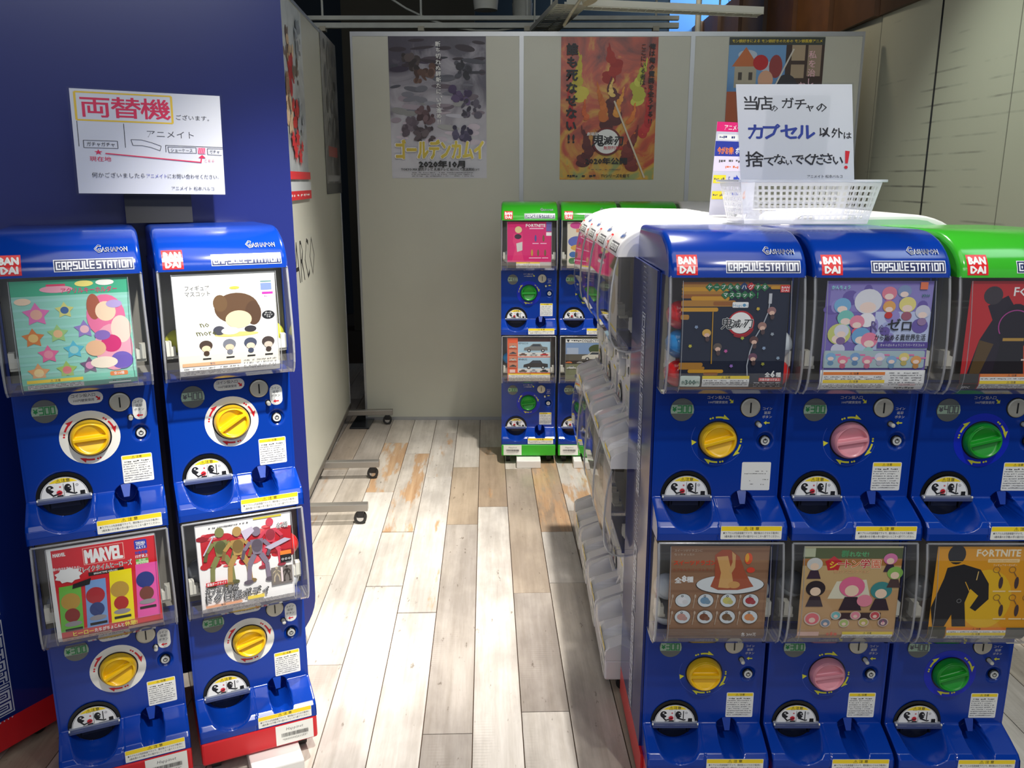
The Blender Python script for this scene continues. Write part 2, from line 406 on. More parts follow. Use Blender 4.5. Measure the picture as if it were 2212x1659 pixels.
def face_print(style, which):
    """printed coin instructions"""
    def fn():
        p = PR(face_map); red = style == 'ring'; c = K('d') if red else K('l'); am = ARROW_R if red else ARROW_Y
        if which == 0:
            if red: p.rrect(-.035, .079, .036, .106, .013, STICK)
            p.text('コイン投入口', -.004, .099, .0085, c, .02); p.text('100円硬貨使用', -.004, .088, .0068, c, .02)
            p.P([(.030, .086), (.030, .094), (.0275, .0915), (.023, .096), (.0205, .0935), (.025, .089), (.022, .086)], am)
        else:
            if red: p.rrect(.094, .030, .124, .082, .014, STICK)
            for i, t in enumerate(('コイン', '返却', 'ボタン')): p.text(t, .108, .073 - i * .0095, .0075, c, .02)
            p.P([(.101, .040), (.107, .0355), (.107, .0385), (.115, .0385), (.115, .0415), (.107, .0415), (.107, .0445)], am)
        return p.mb.build('p')
    return fn
def pictogram(p, cx, cy, r):
    """warning picture of a head and arm at the flap, wrong on the left and right on the right"""
    k = K('k'); q = lambda pts: p.P([(cx + a * r, cy + b * r) for a, b in pts], k)
    p.rect(cx - .01 * r, cy, cx + .01 * r, cy + .64 * r, K('d'))
    p.ell(cx - .56 * r, cy + .42 * r, .17 * r, .19 * r, k, 18); p.P([(cx - .55 * r, cy + .42 * r), (cx - .36 * r, cy + .30 * r), (cx - .34 * r, cy + .50 * r)], K('w')); p.ring(cx - .57 * r, cy + .5 * r, .02 * r, .045 * r, K('w'), 8)
    q([(-.62, .24), (-.46, .06), (-.12, .17), (-.12, .23), (-.44, .14), (-.54, .26)]); p.star(cx - .19 * r, cy + .22 * r, .15 * r, K('r'), 12, .65); q([(-.3, .12), (-.1, .2), (-.12, .24), (-.32, .17)])
    p.rect(cx - .5 * r, cy, cx - .04 * r, cy + .045 * r, K('d')); p.rect(cx - .3 * r, cy + .04 * r, cx - .04 * r, cy + .10 * r, k); p.text('×', cx - .14 * r, cy + .5 * r, r * .17, K('r'), .04)
    p.ell(cx + .17 * r, cy + .42 * r, .15 * r, .19 * r, k, 18); p.P([(cx + .22 * r, cy + .40 * r), (cx + .36 * r, cy + .33 * r), (cx + .36 * r, cy + .40 * r)], K('w')); p.rect(cx + .18 * r, cy + .46 * r, cx + .26 * r, cy + .50 * r, K('w'))
    q([(.06, .22), (.44, .08), (.56, .12), (.5, .17), (.44, .14), (.14, .28)]); p.rect(cx + .40 * r, cy + .16 * r, cx + .44 * r, cy + .62 * r, k); p.rect(cx + .2 * r, cy, cx + .9 * r, cy + .04 * r, k)
    p.rect(cx + .66 * r, cy + .03 * r, cx + .86 * r, cy + .22 * r, k); p.ring(cx + .56 * r, cy + .52 * r, .04 * r, .055 * r, K('d'), 12)
def flap(wh=False):
    mb = MB(); cx, cz = -.066, -.133; r = .0495
    p = PR(lambda u, v, o: (u, -.004 - o, v), mb)
    p.ell(cx, cz, r, r * .98, K('w'), 24, 0, 180)
    p.ring(cx, cz, r * .955, r * .975, K('d'), 24, 0, 180)
    a = 50; p.P([(cx + r * .93 * math.cos(R(t)), cz + r * .93 * math.sin(R(t))) for t in range(a, 181 - a, 10)], K('y'))
    p.text('⚠注意', cx, cz + r * .80, r * .19, K('k'), .02)
    pictogram(p, cx, cz + r * .02, r)
    mb.box(cx - r * 1.12, -.016, cz - .008, cx + r * 1.12, .004, cz - .002, WHITE if wh else mat('flap_lip', (70, 80, 120), .2))
    mb.box(cx - r * 1.12, -.006, cz - .002, cx + r * 1.12, .004, cz + .002, mat('flap_lip2', (150, 155, 170), .2))
    mb.tube((cx - r * 1.14, -.012, cz), (cx - r * 1.08, -.012, cz), .003, CREAM, 8); mb.tube((cx + r * 1.08, -.012, cz), (cx + r * 1.14, -.012, cz), .003, CREAM, 8)
    return mb.build('p')
def flap_ring(wh=False):
    BLACK = mat('flap_ring_grey', (150, 150, 154), .4) if wh else MC['black_plastic']; mb = MB(); cx, cz = -.066, -.133  # ring and recess disc are light grey on white machines
    p = PR(lambda u, v, o: (u, .0085 - o, v), mb); p.ell(cx, cz + .001, .0530, .0520, BLACK, 32)
    q = PR(lambda u, v, o: (u, -.0008 - o, v), mb); q.ring(cx, cz, .0505, .0585, BLACK, 32, 0, 180)
    for x in (-.035, .035): mb.box(cx + x - .002, .0, cz - .030, cx + x + .002, .008, cz - .006, BLACK)
    mb.box(cx - .03, .003, cz - .026, cx + .03, .006, cz - .006, mat('flap_smoke', (40, 42, 50), .2))
    return mb.build('p')
def coin_slot():
    mb = MB(); mb.lathe([(.0215, 0), (.0215, .0035), (.0185, .0045), (.0, .0045)], .069, .076, 0, STEEL, 28, False)
    mb.lathe([(.0232, 0), (.0232, .0015), (.0215, .0015)], .069, .076, 0, BLACK, 28)
    mb.box(.0675, -.0053, .064, .0705, -.004, .088, BLACK); return mb.build('p')
def price_badge(price, style=0):
    def fn():
        mb = MB(); X, Z = -.084, .071
        mb.lathe([(.0265, 0), (.0265, .002), (.0, .003)], X, Z, 0, mat('badge_grey', (104, 108, 104), .25), 32, False)
        p = PR(lambda u, v, o: (X + u, -.0033 - o, Z + v), mb)
        c = K('g') if price == 300 else K('n') if style == 1 else K('d')
        lcd = mat('badge_lcd', (160, 184, 160) if price == 300 else (165, 165, 160), .3)
        p.P([(-.0252, -.0085), (.0252, -.0085), (.0262, 0), (.0235, .012), (-.0235, .012), (-.0262, 0)], lcd)
        p.text('¥', -.0175, .0015, .014, c, .08)
        seg = {'3': 'abcdg', '4': 'bcfg', '0': 'abcdef'}
        for i, ch in enumerate(str(price)):
            x0 = -.0098 + i * .0112; w, h, t = .0078, .0160, .0023
            y0 = -.0062
            D = {'a': (0, h, w, h), 'g': (0, h / 2, w, h / 2), 'd': (0, 0, w, 0), 'b': (w, h / 2, w, h), 'c': (w, 0, w, h / 2), 'e': (0, 0, 0, h / 2), 'f': (0, h / 2, 0, h)}
            for k in seg[ch]:
                a, b, cc, d = D[k]; p.rect(x0 + min(a, cc) - t / 2, y0 + min(b, d) - t / 2, x0 + max(a, cc) + t / 2, y0 + max(b, d) + t / 2, c)
        return mb.build('p')
    return fn
def return_button():
    mb = MB(); mb.lathe([(.0072, 0), (.0072, .001), (.005, .001)], .0885, .038, 0, BLACK, 16)
    mb.lathe([(.0048, 0), (.0048, .016), (.004, .018), (.0, .018)], .0885, .038, 0, CREAM, 16); return mb.build('p')
def key_lock():
    mb = MB(); mb.lathe([(.0125, 0), (.0125, .004), (.0105, .006), (.0, .006)], .107, -.002, .005, BLACK, 24)
    mb.lathe([(.0098, .004), (.0098, .008), (.0, .008)], .107, -.002, .005, mat('lock_face', (214, 216, 214), .25, .2), 24, False)
    p = PR(lambda u, v, o: (.107 + u, -.0031 - o, -.002 + v), mb); p.ring(0, 0, .0035, .0052, BLACK, 20); p.rect(-.001, .001, .001, .006, BLACK)
    return mb.build('p')
def return_tongue(body):
    def fn():
        mb = MB(); v = [(.051, .002, -.1215), (.073, .002, -.1215), (.068, -.012, -.150), (.056, -.012, -.150), (.051, .016, -.1215), (.073, .016, -.1215), (.068, .0, -.150), (.056, .0, -.150)]
        mb.add(v, [(0, 3, 2, 1), (0, 1, 5, 4), (1, 2, 6, 5), (2, 3, 7, 6), (3, 0, 4, 7)], body); return mb.build('p')
    return fn
def caution_sticker(kind):
    def fn():
        p = PR(face_map); x0, z0, x1, z1 = .059, -.121, .125, -.053
        p.rrect(x0, z0, x1, z1, .003, STICK)
        if kind == 'worn':
            for i, (a, b, y) in enumerate(((.09, .118, -.075), (.064, .115, -.081), (.075, .08, -.098), (.108, .121, -.095), (.08, .088, -.106), (.104, .112, -.107))): p.dashes(a, y, b, .002, K('k'), i, .8)
            return p.mb.build('p')
        p.rect(x0 + .002, z1 - .010, x1 - .002, z1 - .002, K('y')); p.text('⚠ 注意', (x0 + x1) / 2, z1 - .006, .0065, K('k'), .02)
        for i in range(9):
            y = z1 - .0165 - i * .0056; p.dashes(x0 + (.006 if i == 0 else .003), y, x1 - (.004 + .006 * (i % 3 == 2)), .0034 if i == 0 else .0024, K('k') if i == 0 else K('d'), i + 3, .85)
        return p.mb.build('p')
    return fn
def tray_label():
    p = PR(tray_map); x0, z0, x1, z1 = -.004, -.2025, .131, -.171
    p.rrect(x0, z0, x1, z1, .002, STICK); p.rect(x0 + .001, z1 - .0115, x1 - .001, z1 - .001, K('y')); p.text('⚠ 注 意', (x0 + x1) / 2, z1 - .0062, .0085, K('k'), .02, w=.034)
    p.text('●カプセルは包装容器ですので、開封後は小さなお子様(特に', (x0 + x1) / 2, z1 - .0165, .0062, K('d'), .01, w=.124)
    p.text('3歳未満のお子様)の手の届かないところへ捨ててください。', (x0 + x1) / 2 + .002, z1 - .0245, .0062, K('d'), .01, w=.122)
    return p.mb.build('p')
def asset_label(side):
    def fn():
        p = PR(lambda u, v, o: (u, -(.0915 + o), v)); cx = .085 if side > 0 else -.085
        p.rect(cx - .048, .052, cx + .048, .108, STICK); p.text('Happinet', cx, .095, .012, K('d'), .0, skew=.2)
        rd = random.Random(4); x = cx - .034
        while x < cx + .034:
            w = rd.choice((.0007, .0007, .0014)); p.rect(x, .073, x + w, .084, K('k')); x += w + rd.choice((.0007, .0011))
        p.text('*0000000261159*', cx, .067, .008, K('k'), .0, w=.064)
        return p.mb.build('p')
    return fn
def cap_y(z):   # forward distance of the cap front at absolute z
    t = min(1, max(0, (z - 1.286) / .090)); return -.06 + .151 * math.sqrt(max(0, 1 - t * t))
CAPPROF = [(.091, 1.286)] + [(-.06 + .151 * math.cos(R(a)), 1.286 + .09 * math.sin(R(a))) for a in range(8, 90, 9)] + [(-.06, 1.376), (-.33, 1.372), (-.352, 1.36), (-.36, 1.34), (-.36, 1.285)]
def header_cap(m, mside=None):
    def fn():
        mb = MB(); w = .1425; r = .012; secs = [(-w, r), (-w + r * .13, r * .5), (-w + r * .5, r * .13), (-w + r, 0), (w - r, 0), (w - r * .5, r * .13), (w - r * .13, r * .5), (w, r)]
        n = len(CAPPROF); vs = []; cy, cz = .13, 1.31
        for x, ins in secs:
            for p, z in CAPPROF:
                y = -p; nz = z - ins * (z - 1.286) / .09 if z > 1.287 else z; y2 = y + ins * (1 if y < 0 else (-1 if y > .3 else 0)) * (1 if z < 1.37 else .3)
                vs.append((x, y2, nz))
        mb.add(vs, [(i * n + j, i * n + j + 1, (i + 1) * n + j + 1, (i + 1) * n + j) for i in range(len(secs) - 1) for j in range(n - 1)], m, True)
        for i in (0, len(secs) - 1): mb.add(vs[i * n:(i + 1) * n], [tuple(range(n))], mside or m)
        mb.add([(-w, -.09, 1.286), (w, -.09, 1.286), (w, .36, 1.286), (-w, .36, 1.286)], [(0, 1, 2, 3)], m)
        return mb.build('p')
    return fn
def cap_map(u, v, o):
    y = -cap_y(v); t = min(.98, (v - 1.286) / .09); a = math.asin(t); return (u, y - o * math.cos(a), v + o * math.sin(a))
def maker_logo(lit=False):
    def fn():
        p = PR(cap_map, None, .00035); p.rect(-.127, 1.291, -.084, 1.331, mat('logo_red', (222, 34, 40), .3), 5, 1)
        p.text('BAN', -.1055, 1.3200, .0188, K('w'), .085, w=.034); p.text('DAI', -.1055, 1.3020, .0188, K('w'), .085, w=.030)
        return p.mb.build('p')
    return fn
def cap_print(kind):
    def fn():
        p = PR(cap_map, None, .00025); navy = mat('logo_navy', (20, 34, 86), .3); wh = mat('logo_white', (232, 234, 240), .3)
        if kind == 'white': p.logo(-.020, 1.3005, .142, .0135, K('w'), K('d'), K('d'))
        else: p.logo(-.020, 1.3005, .142, .0135, wh, navy, wh)
        p.text('G', .060, 1.3385, .020, wh if kind != 'white' else K('d'), .05); p.text('ASHAPON', .0925, 1.3365, .0125, wh if kind != 'white' else K('d'), .04, w=.050)
        p.text('G', .060, 1.3385, .020, navy if kind != 'white' else K('b'), .0); p.text('ASHAPON', .0925, 1.3365, .0125, navy if kind != 'white' else K('b'), .0, w=.048)
        return p.mb.build('p')
    return fn
def cabinet(body, base):
    def fn():
        mb = MB(); w = HW
        # shell: sides, back and the decks between tiers
        for sx in (-1, 1):
            mb.box(sx * w - .004 * (sx > 0), 0.0, .112, sx * w + .004 * (sx < 0), .36, 1.286, body)
        mb.box(-w, .352, .112, w, .36, 1.286, body)
        for k in (K_LOW, K_LOW + TIER): mb.box(-w + .004, .0, k + .376, w - .004, .352, k + .384, body)
        mb.box(-w + .004, .161, .112, w - .004, .17, 1.28, BIN)
        return mb.build('p')
    return fn
def base_mesh(base):
    def fn():
        mb = MB(); mb.box(-.1445, -.091, .047, .1445, .355, .1115, base, .006); return mb.build('p')
    return fn
def caster_mesh():
    mb = MB(); mb.tube((-.011, 0, -.022), (.011, 0, -.022), .0235, CASTER, 18); mb.box(-.014, -.012, -.018, .014, .016, .004, BLACK, .003)
    mb.tube((-.0125, 0, -.022), (.0125, 0, -.022), .008, STEEL, 10); return mb.build('p')
def foot_block():
    mb = MB(); mb.box(-.064, -.16, .0, .064, .02, .042, mat('foot_white', (232, 230, 226), .4), .004); return mb.build('p')
def side_print(sgn):
    """sideways lettering on the side board"""
    def fn():
        f = lambda u, v, o: (sgn * (.1495 + o), .175 - u * 1.0 if sgn < 0 else .175 + u, v)
        # letters run down the board: local drawing axes (a down the board, b towards the back)
        g = lambda u, v, o: f(v, 0, o)[:2] + (u,)
        mb = MB()
        for z0 in (1.165, .573):
            h = lambda a, b, o, z0=z0: (sgn * (.1512 + o), (.165 if sgn < 0 else .202) + b * (1 if sgn < 0 else -1) * -1, z0 - a)
            p = PR(h, mb, .00003, .0002); dots = BOARD_PRINT
            p.logo(0, -.014, .46, .03, BOARD_SIDE, BOARD_PRINT, BOARD_SIDE, t=.010) if False else None
            units = []; cur = 0
            for ch in 'CAPSULE STATION':
                if ch == ' ': cur += .25; continue
                wd = .35 if ch == 'I' else .78; units.append((ch, cur, wd)); cur += wd + .36
            k = .45 / cur
            for e, m in ((.013, BOARD_PRINT), (.007, BOARD_SIDE), (0, BOARD_PRINT)):
                for ch, cx, wd in units:
                    for a, b, c, d in STROKE[ch]:
                        if ch == 'I': a = c = .5
                        X0, X1 = (cx + min(a, c) * wd) * k, (cx + max(a, c) * wd) * k; Y0, Y1 = -.016 + min(b, d) * .032, -.016 + max(b, d) * .032; q = (.0055 + e) / 2
                        mb.add([h(X0 - q, Y0 - q, p.o), h(X1 + q, Y0 - q, p.o), h(X1 + q, Y1 + q, p.o), h(X0 - q, Y1 + q, p.o)], [(0, 1, 2, 3)], m); p.o += .000002
                p.o += .00006
            for i in range(9):
                for j in range(4): p.ell(-.022 - i * .012, -.016 + j * .0105 + .003 * (i % 2), .0022, .0022, dots, 6)
            if z0 < 1:
                for i in range(1):
                    for j in range(4): p.ell(.462 + i * .012, -.016 + j * .0105 + .003 * (i % 2), .0022, .0022, dots, 6)
        return mb.build('p')
    return fn
def side_board(sgn, m, base):
    def fn():
        mb = MB(); x0, x1 = sorted((sgn * .145, sgn * .1508)); mb.box(x0, .004, .112, x1, .362, 1.29, m); mb.box(x0, -.03, .03, x1 , .362, .112, base)
        return mb.build('p')
    return fn
def card_map(cw, ch, ztop):
    def f(u, v, o):
        x = (u / 100 - .5) * cw; s = v / 110 * ch; z = ztop - s
        zb = .150
        if z < zb: q = zb - z; z2 = max(.137, zb - q * .85); y = .081 - q * .6
        else: z2 = z; y = .081
        return (x, -(y + o), z2)
    return f
def card(fn_draw, cw=.222, ch=.235, dx=0.0):
    f0 = card_map(cw, ch, .369); f = lambda u, v, o: (f0(u, v, o)[0] + dx,) + f0(u, v, o)[1:]
    p = PR(f, None, .00004, .0); p.back = f
    mb = p.mb
    # y runs downwards on a card, so flip text with up=-1
    fn_draw(p)
    return mb
def machine(label, loc, rz, cap, body, base, tiers, group, capkind='blue', side=None, logo=True, foot=(0,), asset=1, mside=None):
    """tiers = [(draw, price, knob material, knob angle, dial style, dial rotation, sticker kind), ...] upper first"""
    t = thing('capsule_machine', label, 'vending machine', loc, rz, group)
    bk = body.name
    cached(('cab', bk), cabinet(body, base), 'cabinet', t)
    cached(('base', base.name), base_mesh(base), 'base', t)
    if asset: cached(('asset', asset), asset_label(asset), 'barcode_label', t)
    c = cached(('cap', cap.name, mside and mside.name), header_cap(cap, mside), 'header_cap', t)
    cached('maker', maker_logo(), 'maker_logo', c); cached(('capp', capkind), cap_print(capkind), 'cap_lettering', c)
    for x in (-.11, .11):
        for y in (-.03, .3):
            o = cached('caster', caster_mesh, 'caster', t); o.location = (x, y, .0460)
    for x in foot:
        o = cached('foot', foot_block, 'stabilizer_foot', t); o.location = (x, 0, 0)
    if side:
        b = cached(('sb', side, bk), side_board(side, BOARD_SIDE if body is BLUE else body, base), 'side_board', t)
        cached(('sp', side), side_print(side), 'board_lettering', b)
    for i, (draw, price, km, ka, st, dr, sk) in enumerate(tiers):
        z = K_LOW + TIER * (1 - i)
        def put(o): return o
        fp = cached(('fp', bk), front_panel(body), 'control_panel', t); fp.location = (0, 0, z)
        kn = cached(('knob', km.name), knob_mesh(km), 'knob', fp); kn.rotation_euler = (0, -R(ka), 0)
        cached(('dial', st, dr), dial(st, dr), 'dial_print', fp); 
        for wh in (0, 1): cached(('fprint', st == 'ring', wh), face_print('ring' if st == 'ring' else 'x', wh), ('coin_instruction', 'return_instruction')[wh], fp)
        1
        cached('slot', coin_slot, 'coin_slot', fp); cached(('price', price, i), price_badge(price), 'price_badge', fp)
        cached('btn', return_button, 'return_button', fp); cached('lock', key_lock, 'key_lock', fp)
        cached(('tongue', bk), return_tongue(body), 'return_tongue', fp); cached(('caut', sk), caution_sticker(sk), 'caution_sticker', fp)
        cached('traylab', tray_label, 'tray_label', fp); wh = body is WHITE; cached(('flapring', wh), lambda: flap_ring(wh), 'flap_ring', fp); cached(('flap', wh), lambda: flap(wh), 'flap', fp)
        wc = cached('win', window_cover, 'window_cover', t); wc.location = (0, 0, z)
        cached('rim', window_rim, 'cover_rim', wc)
        for sd in (-1, 1): cached(('rail', sd), card_rail(sd), 'card_rail', wc)
        bl = cached('bin', bin_liner, 'capsule_bin', t); bl.location = (0, 0, z); 
        for sd in (-1, 1): cached(('brk', sd), lambda: brackets(sd), 'bracket', bl)
        if draw:
            mb = card(draw); o = mb.build('display_card', t); o.location = (0, 0, z)
    return t

# ------------------------------------------------------------------ display cards (u 0..100, v 0..110 downwards)
def U(p, s, x, y, size, m, bold=.02, **k): p.text(s, x, y, size, m, bold, up=-1, **k)
def bg(p, m): p.rect(0, 0, 100, 110, m, 14)
def caut(p, x0, y0, x1, y1, c='y', seed=0):
    p.rect(x0, y0, x1, y1, K('w'), 2); p.rect(x0, y0, x1, y0 + 3.2, K(c), 1); U(p, '⚠ 注意', (x0 + x1) / 2, y0 + 1.7, 2.6, K('k'))
    y = y0 + 5
    while y < y1 - .8: p.dashes(x0 + 1, y, x1 - 2, 1.2, K('d'), seed + int(y * 3), .8); y += 2.1
def blob(p, x, y, r, a, b):
    p.ell(x, y, r, r * .95, ink(*a), 16); p.ell(x, y + r * 1.05, r * .7, r * .6, ink(*b), 14)
def card_teal(p):
    bg(p, ink(150, 214, 196)); p.rect(0, 0, 100, 15, ink(70, 180, 140))
    for i in range(9): p.rect(0, 18 + i * 9, 100, 20.5 + i * 9, ink(160, 220, 208))
    p.ell(38, 9, 14, 3.5, ink(245, 170, 190), 20); p.rect(30, 4, 46, 6, ink(230, 70, 110))
    U(p, 'アクリルキーホルダー', 66, 11, 6, ink(225, 60, 120), .03, w=48); p.ell(62, 4.5, 8, 3, ink(250, 235, 130)); p.ell(80, 4, 8, 3, ink(250, 250, 240))
    p.ell(9, 20, 7, 3.4, ink(250, 220, 190))
    for x, y, r, c, d in ((19, 33, 12, (232, 120, 185), (240, 180, 160)), (43, 30, 8.5, (215, 215, 130), (70, 105, 160)), (14, 56, 10, (222, 130, 60), (240, 200, 120)), (35, 53, 9.5, (160, 205, 130), (235, 190, 140)),
                          (58, 50, 9.5, (150, 130, 200), (240, 190, 200)), (25, 73, 9.5, (235, 110, 160), (240, 150, 170)), (47, 70, 9.5, (90, 190, 215), (160, 215, 210)), (15, 91, 10, (240, 175, 120), (250, 220, 160)),
                          (39, 90, 9.5, (165, 200, 110), (225, 130, 130)), (59, 87, 9, (120, 100, 130), (220, 150, 190))):
        p.star(x, y, r, ink(*c), 5, .55, -90); p.ell(x, y, r * .42, r * .42, ink(*d), 14)
    # plain pastel swirl where the big printed picture stands
    for x, y, rx, ry, c in ((78, 38, 17, 22, (240, 120, 165)), (82, 70, 17, 24, (245, 170, 190)), (68, 28, 6, 13, (175, 95, 70)), (90, 52, 9, 14, (250, 220, 205)), (78, 33, 9, 10, (252, 222, 190)),
                            (80, 66, 9, 9, (215, 50, 120)), (66, 70, 9, 8, (240, 190, 150)), (88, 84, 10, 9, (120, 100, 190)), (72, 85, 12, 6, (250, 235, 215)), (86, 26, 7, 4, (190, 170, 225)), (73, 57, 7, 5, (140, 110, 190))):
        p.ell(x, y, rx, ry, ink(*c), 22)
    p.rect(0, 96, 100, 110, ink(120, 205, 180), 4); caut(p, 4, 98, 52, 109, 'y', 3); p.rrect(76, 95, 92, 99.5, 1.5, K('o')); U(p, '全10種', 84, 97.2, 3.2, K('w')); p.rect(74, 101, 94, 108.5, K('w')); p.dashes(75, 105.5, 93, 1.6, K('d'), 8)
def card_mascot(p):
    bg(p, ink(244, 243, 236)); p.rect(0, 86, 100, 98, ink(228, 222, 205), 3)
    U(p, 'フィギュア', 23, 15, 6, K('k'), .01, w=23); U(p, 'マスコット', 23, 21, 6, K('k'), .01, w=24)
    p.rect(85, 10, 96, 11.5, ink(110, 150, 150)); p.rect(85, 12.5, 96, 20, ink(130, 150, 200)); p.rect(86, 22, 97, 24.5, ink(190, 50, 170)); U(p, '¥400', 91, 26.5, 3, ink(150, 80, 160), .0)
    p.ell(58, 66, 22, 2.6, ink(225, 200, 120)); p.ell(60, 38, 22, 16.5, ink(98, 70, 46), 28); p.ell(44, 32, 7, 9, ink(110, 82, 52)); p.ell(76, 44, 8, 13, ink(86, 60, 40)); p.ell(61, 50, 13, 9.5, ink(240, 212, 170), 24)
    p.ell(41, 61, 6, 5, ink(70, 70, 82)); p.ell(52, 62, 9, 4, ink(238, 236, 230)); p.ell(72, 61, 6, 3.5, ink(52, 48, 52)); p.ell(59, 16, 5, 1.6, ink(240, 215, 80))
    U(p, 'no', 28, 53, 9, ink(90, 90, 30), .0, skew=-.3); U(p, 'more', 29, 62, 9, ink(90, 90, 30), .0, skew=-.3)
    p.ell(91, 47, 6.5, 4.6, K('k')); U(p, 'ボール', 91, 44.8, 2.2, K('w')); U(p, 'チェーン', 91, 47, 2.2, K('w')); U(p, 'つき', 91, 49.2, 2.2, K('w'))
    for x, c, d in ((27, (70, 52, 40), (240, 205, 170)), (50, (120, 122, 132), (235, 200, 170)), (71, (70, 76, 96), (232, 205, 180)), (89, (66, 54, 50), (205, 190, 175))):
        p.ell(x, 76, 6.5, 5.5, ink(*c), 16); p.ell(x, 79.5, 4.4, 3.4, ink(*d), 12); p.ell(x, 84.5, 3, 2.8, ink(*c), 10); p.rect(x - 4, 89.6, x + 4, 91, K('k'))
    p.rect(3, 94, 60, 97.5, ink(235, 170, 120)); U(p, '警告', 32, 95.8, 2.6, K('d'))
    for i in range(4): p.dashes(4, 100 + i * 2.4, 58, 1.2, K('d'), i, .8); p.dashes(63, 95 + i * 3, 96, 1.2, K('d'), i + 9, .7)
def card_heroes(p):
    bg(p, ink(214, 32, 44)); p.rect(0, 0, 4, 110, K('w'), 14); p.rect(0, 0, 100, 2.5, K('w'))
    p.rrect(32, 5, 70, 24, .5, ink(240, 170, 160)); p.rrect(32.7, 5.7, 69.3, 23.3, .5, ink(205, 28, 40)); U(p, 'MARVEL', 51, 14.5, 21, K('w'), .05, w=34)
    p.rect(5, 5, 17, 10.5, ink(222, 60, 60)); U(p, 'MARVEL', 11, 8, 5.4, K('w'), .05, w=11)
    p.rrect(80, 5, 92, 16, 1.5, ink(50, 60, 170)); U(p, 'TAKARA', 86, 8.5, 4, K('w'), .04, w=9); U(p, 'TOMY', 86, 11.2, 3, K('w'), .04, w=8); U(p, 'A.R.T.S', 86, 14, 3.4, K('w'), .04, w=9)
    U(p, '対象年齢', 86, 20, 4, ink(60, 70, 180), .04, w=12); U(p, '15才以上', 86, 24, 4, ink(240, 235, 240), .04, w=12); p.rect(80, 27, 92, 35, ink(205, 230, 180)); p.rect(80, 27, 92, 30, ink(110, 180, 70)); U(p, '各1回', 86, 28.6, 2.6, K('w')); U(p, '¥300', 86, 32.6, 4, ink(90, 170, 80), .0)
    U(p, 'ブレイクタイムヒーローズ', 51, 29, 7, K('w'), .06, w=50); U(p, 'ブレイクタイムヒーローズ', 51, 29, 7, K('k'), .0, w=49); p.rect(35, 33, 68, 37, K('k')); U(p, 'BREAKTIME HEROES', 51, 35, 3, K('w'), .02, w=22)
    # four bright slanted columns, each with a plain two-tone capsule toy shape
    for x0, x1, y0, c in ((4, 27, 44, (110, 190, 70)), (28, 50, 42, (120, 160, 215)), (51, 75, 36, (248, 228, 20)), (76, 100, 33, (236, 90, 170))):
        p.P([(x0, 96), (x1 - 2, 96), (x1, y0), (x0 + 3, y0)], ink(*c))
    for x, y, c, d in ((16, 62, (190, 150, 60), (140, 40, 40)), (39, 60, (175, 30, 44), (40, 60, 120)), (62, 58, (190, 150, 60), (180, 36, 36)), (87, 52, (34, 52, 130), (120, 60, 50))):
        p.ell(x, y, 8.8, 9.5, ink(*c), 22); p.ell(x, y + 16, 7, 8, ink(*d), 18); p.ell(x, y + 26, 8, 3, ink(150, 145, 150), 16); p.rrect(x - 8, y + 31, x + 8, y + 34, .3, K('k'))
    p.star(17, 32, 13, K('w'), 9, .8, 0, 9); U(p, '頭の向きを変えられる!', 16, 24, 3.6, K('w'), .03, w=24, rot=4)
    p.P([(20, 43), (37, 39), (35, 46), (19, 48)], K('k'))
    U(p, 'ヒーロー', 24, 100, 6, ink(250, 225, 60), .04, w=19); U(p, 'たちが', 40, 100, 5, K('w'), .04, w=11); U(p, 'ちょこんと', 54, 100, 5, K('w'), .04, w=16); U(p, '休憩!', 69, 99.5, 6, ink(250, 225, 60), .04, w=12)
    p.rect(4, 104, 100, 110, ink(240, 200, 180), 2); p.rect(50, 104, 66, 108, ink(200, 50, 120)); p.dashes(6, 107, 48, 1.4, K('d'), 2)
def figure(p, x, y, h, c, lean=0.0):
    m = ink(*c); d = ink(*[int(a * .72) for a in c]); a = h / 60
    p.P([(x - 6 * a, y - 34 * a), (x + 6 * a, y - 34 * a), (x + 4 * a, y - 18 * a), (x - 4 * a, y - 18 * a)][::-1], m)
    p.ell(x, y - 42 * a, 4 * a, 5 * a, m, 14); p.ell(x, y - 27 * a, 5 * a, 7 * a, d, 12)
    for s in (-1, 1):
        p.line(x + s * 3 * a, y - 18 * a, x + s * 8 * a, y - 8 * a, 5 * a, m); p.line(x + s * 8 * a, y - 8 * a, x + s * 9 * a, y + 8 * a, 4 * a, m); p.ell(x + s * 10 * a, y + 10 * a, 4.5 * a, 2.4 * a, d, 10)
        p.line(x + s * 6 * a, y - 32 * a, x + s * 12 * a, y - 24 * a, 3.6 * a, m); p.line(x + s * 12 * a, y - 24 * a, x + s * (14 if s < 0 else 9) * a, y - 15 * a, 3 * a, d)
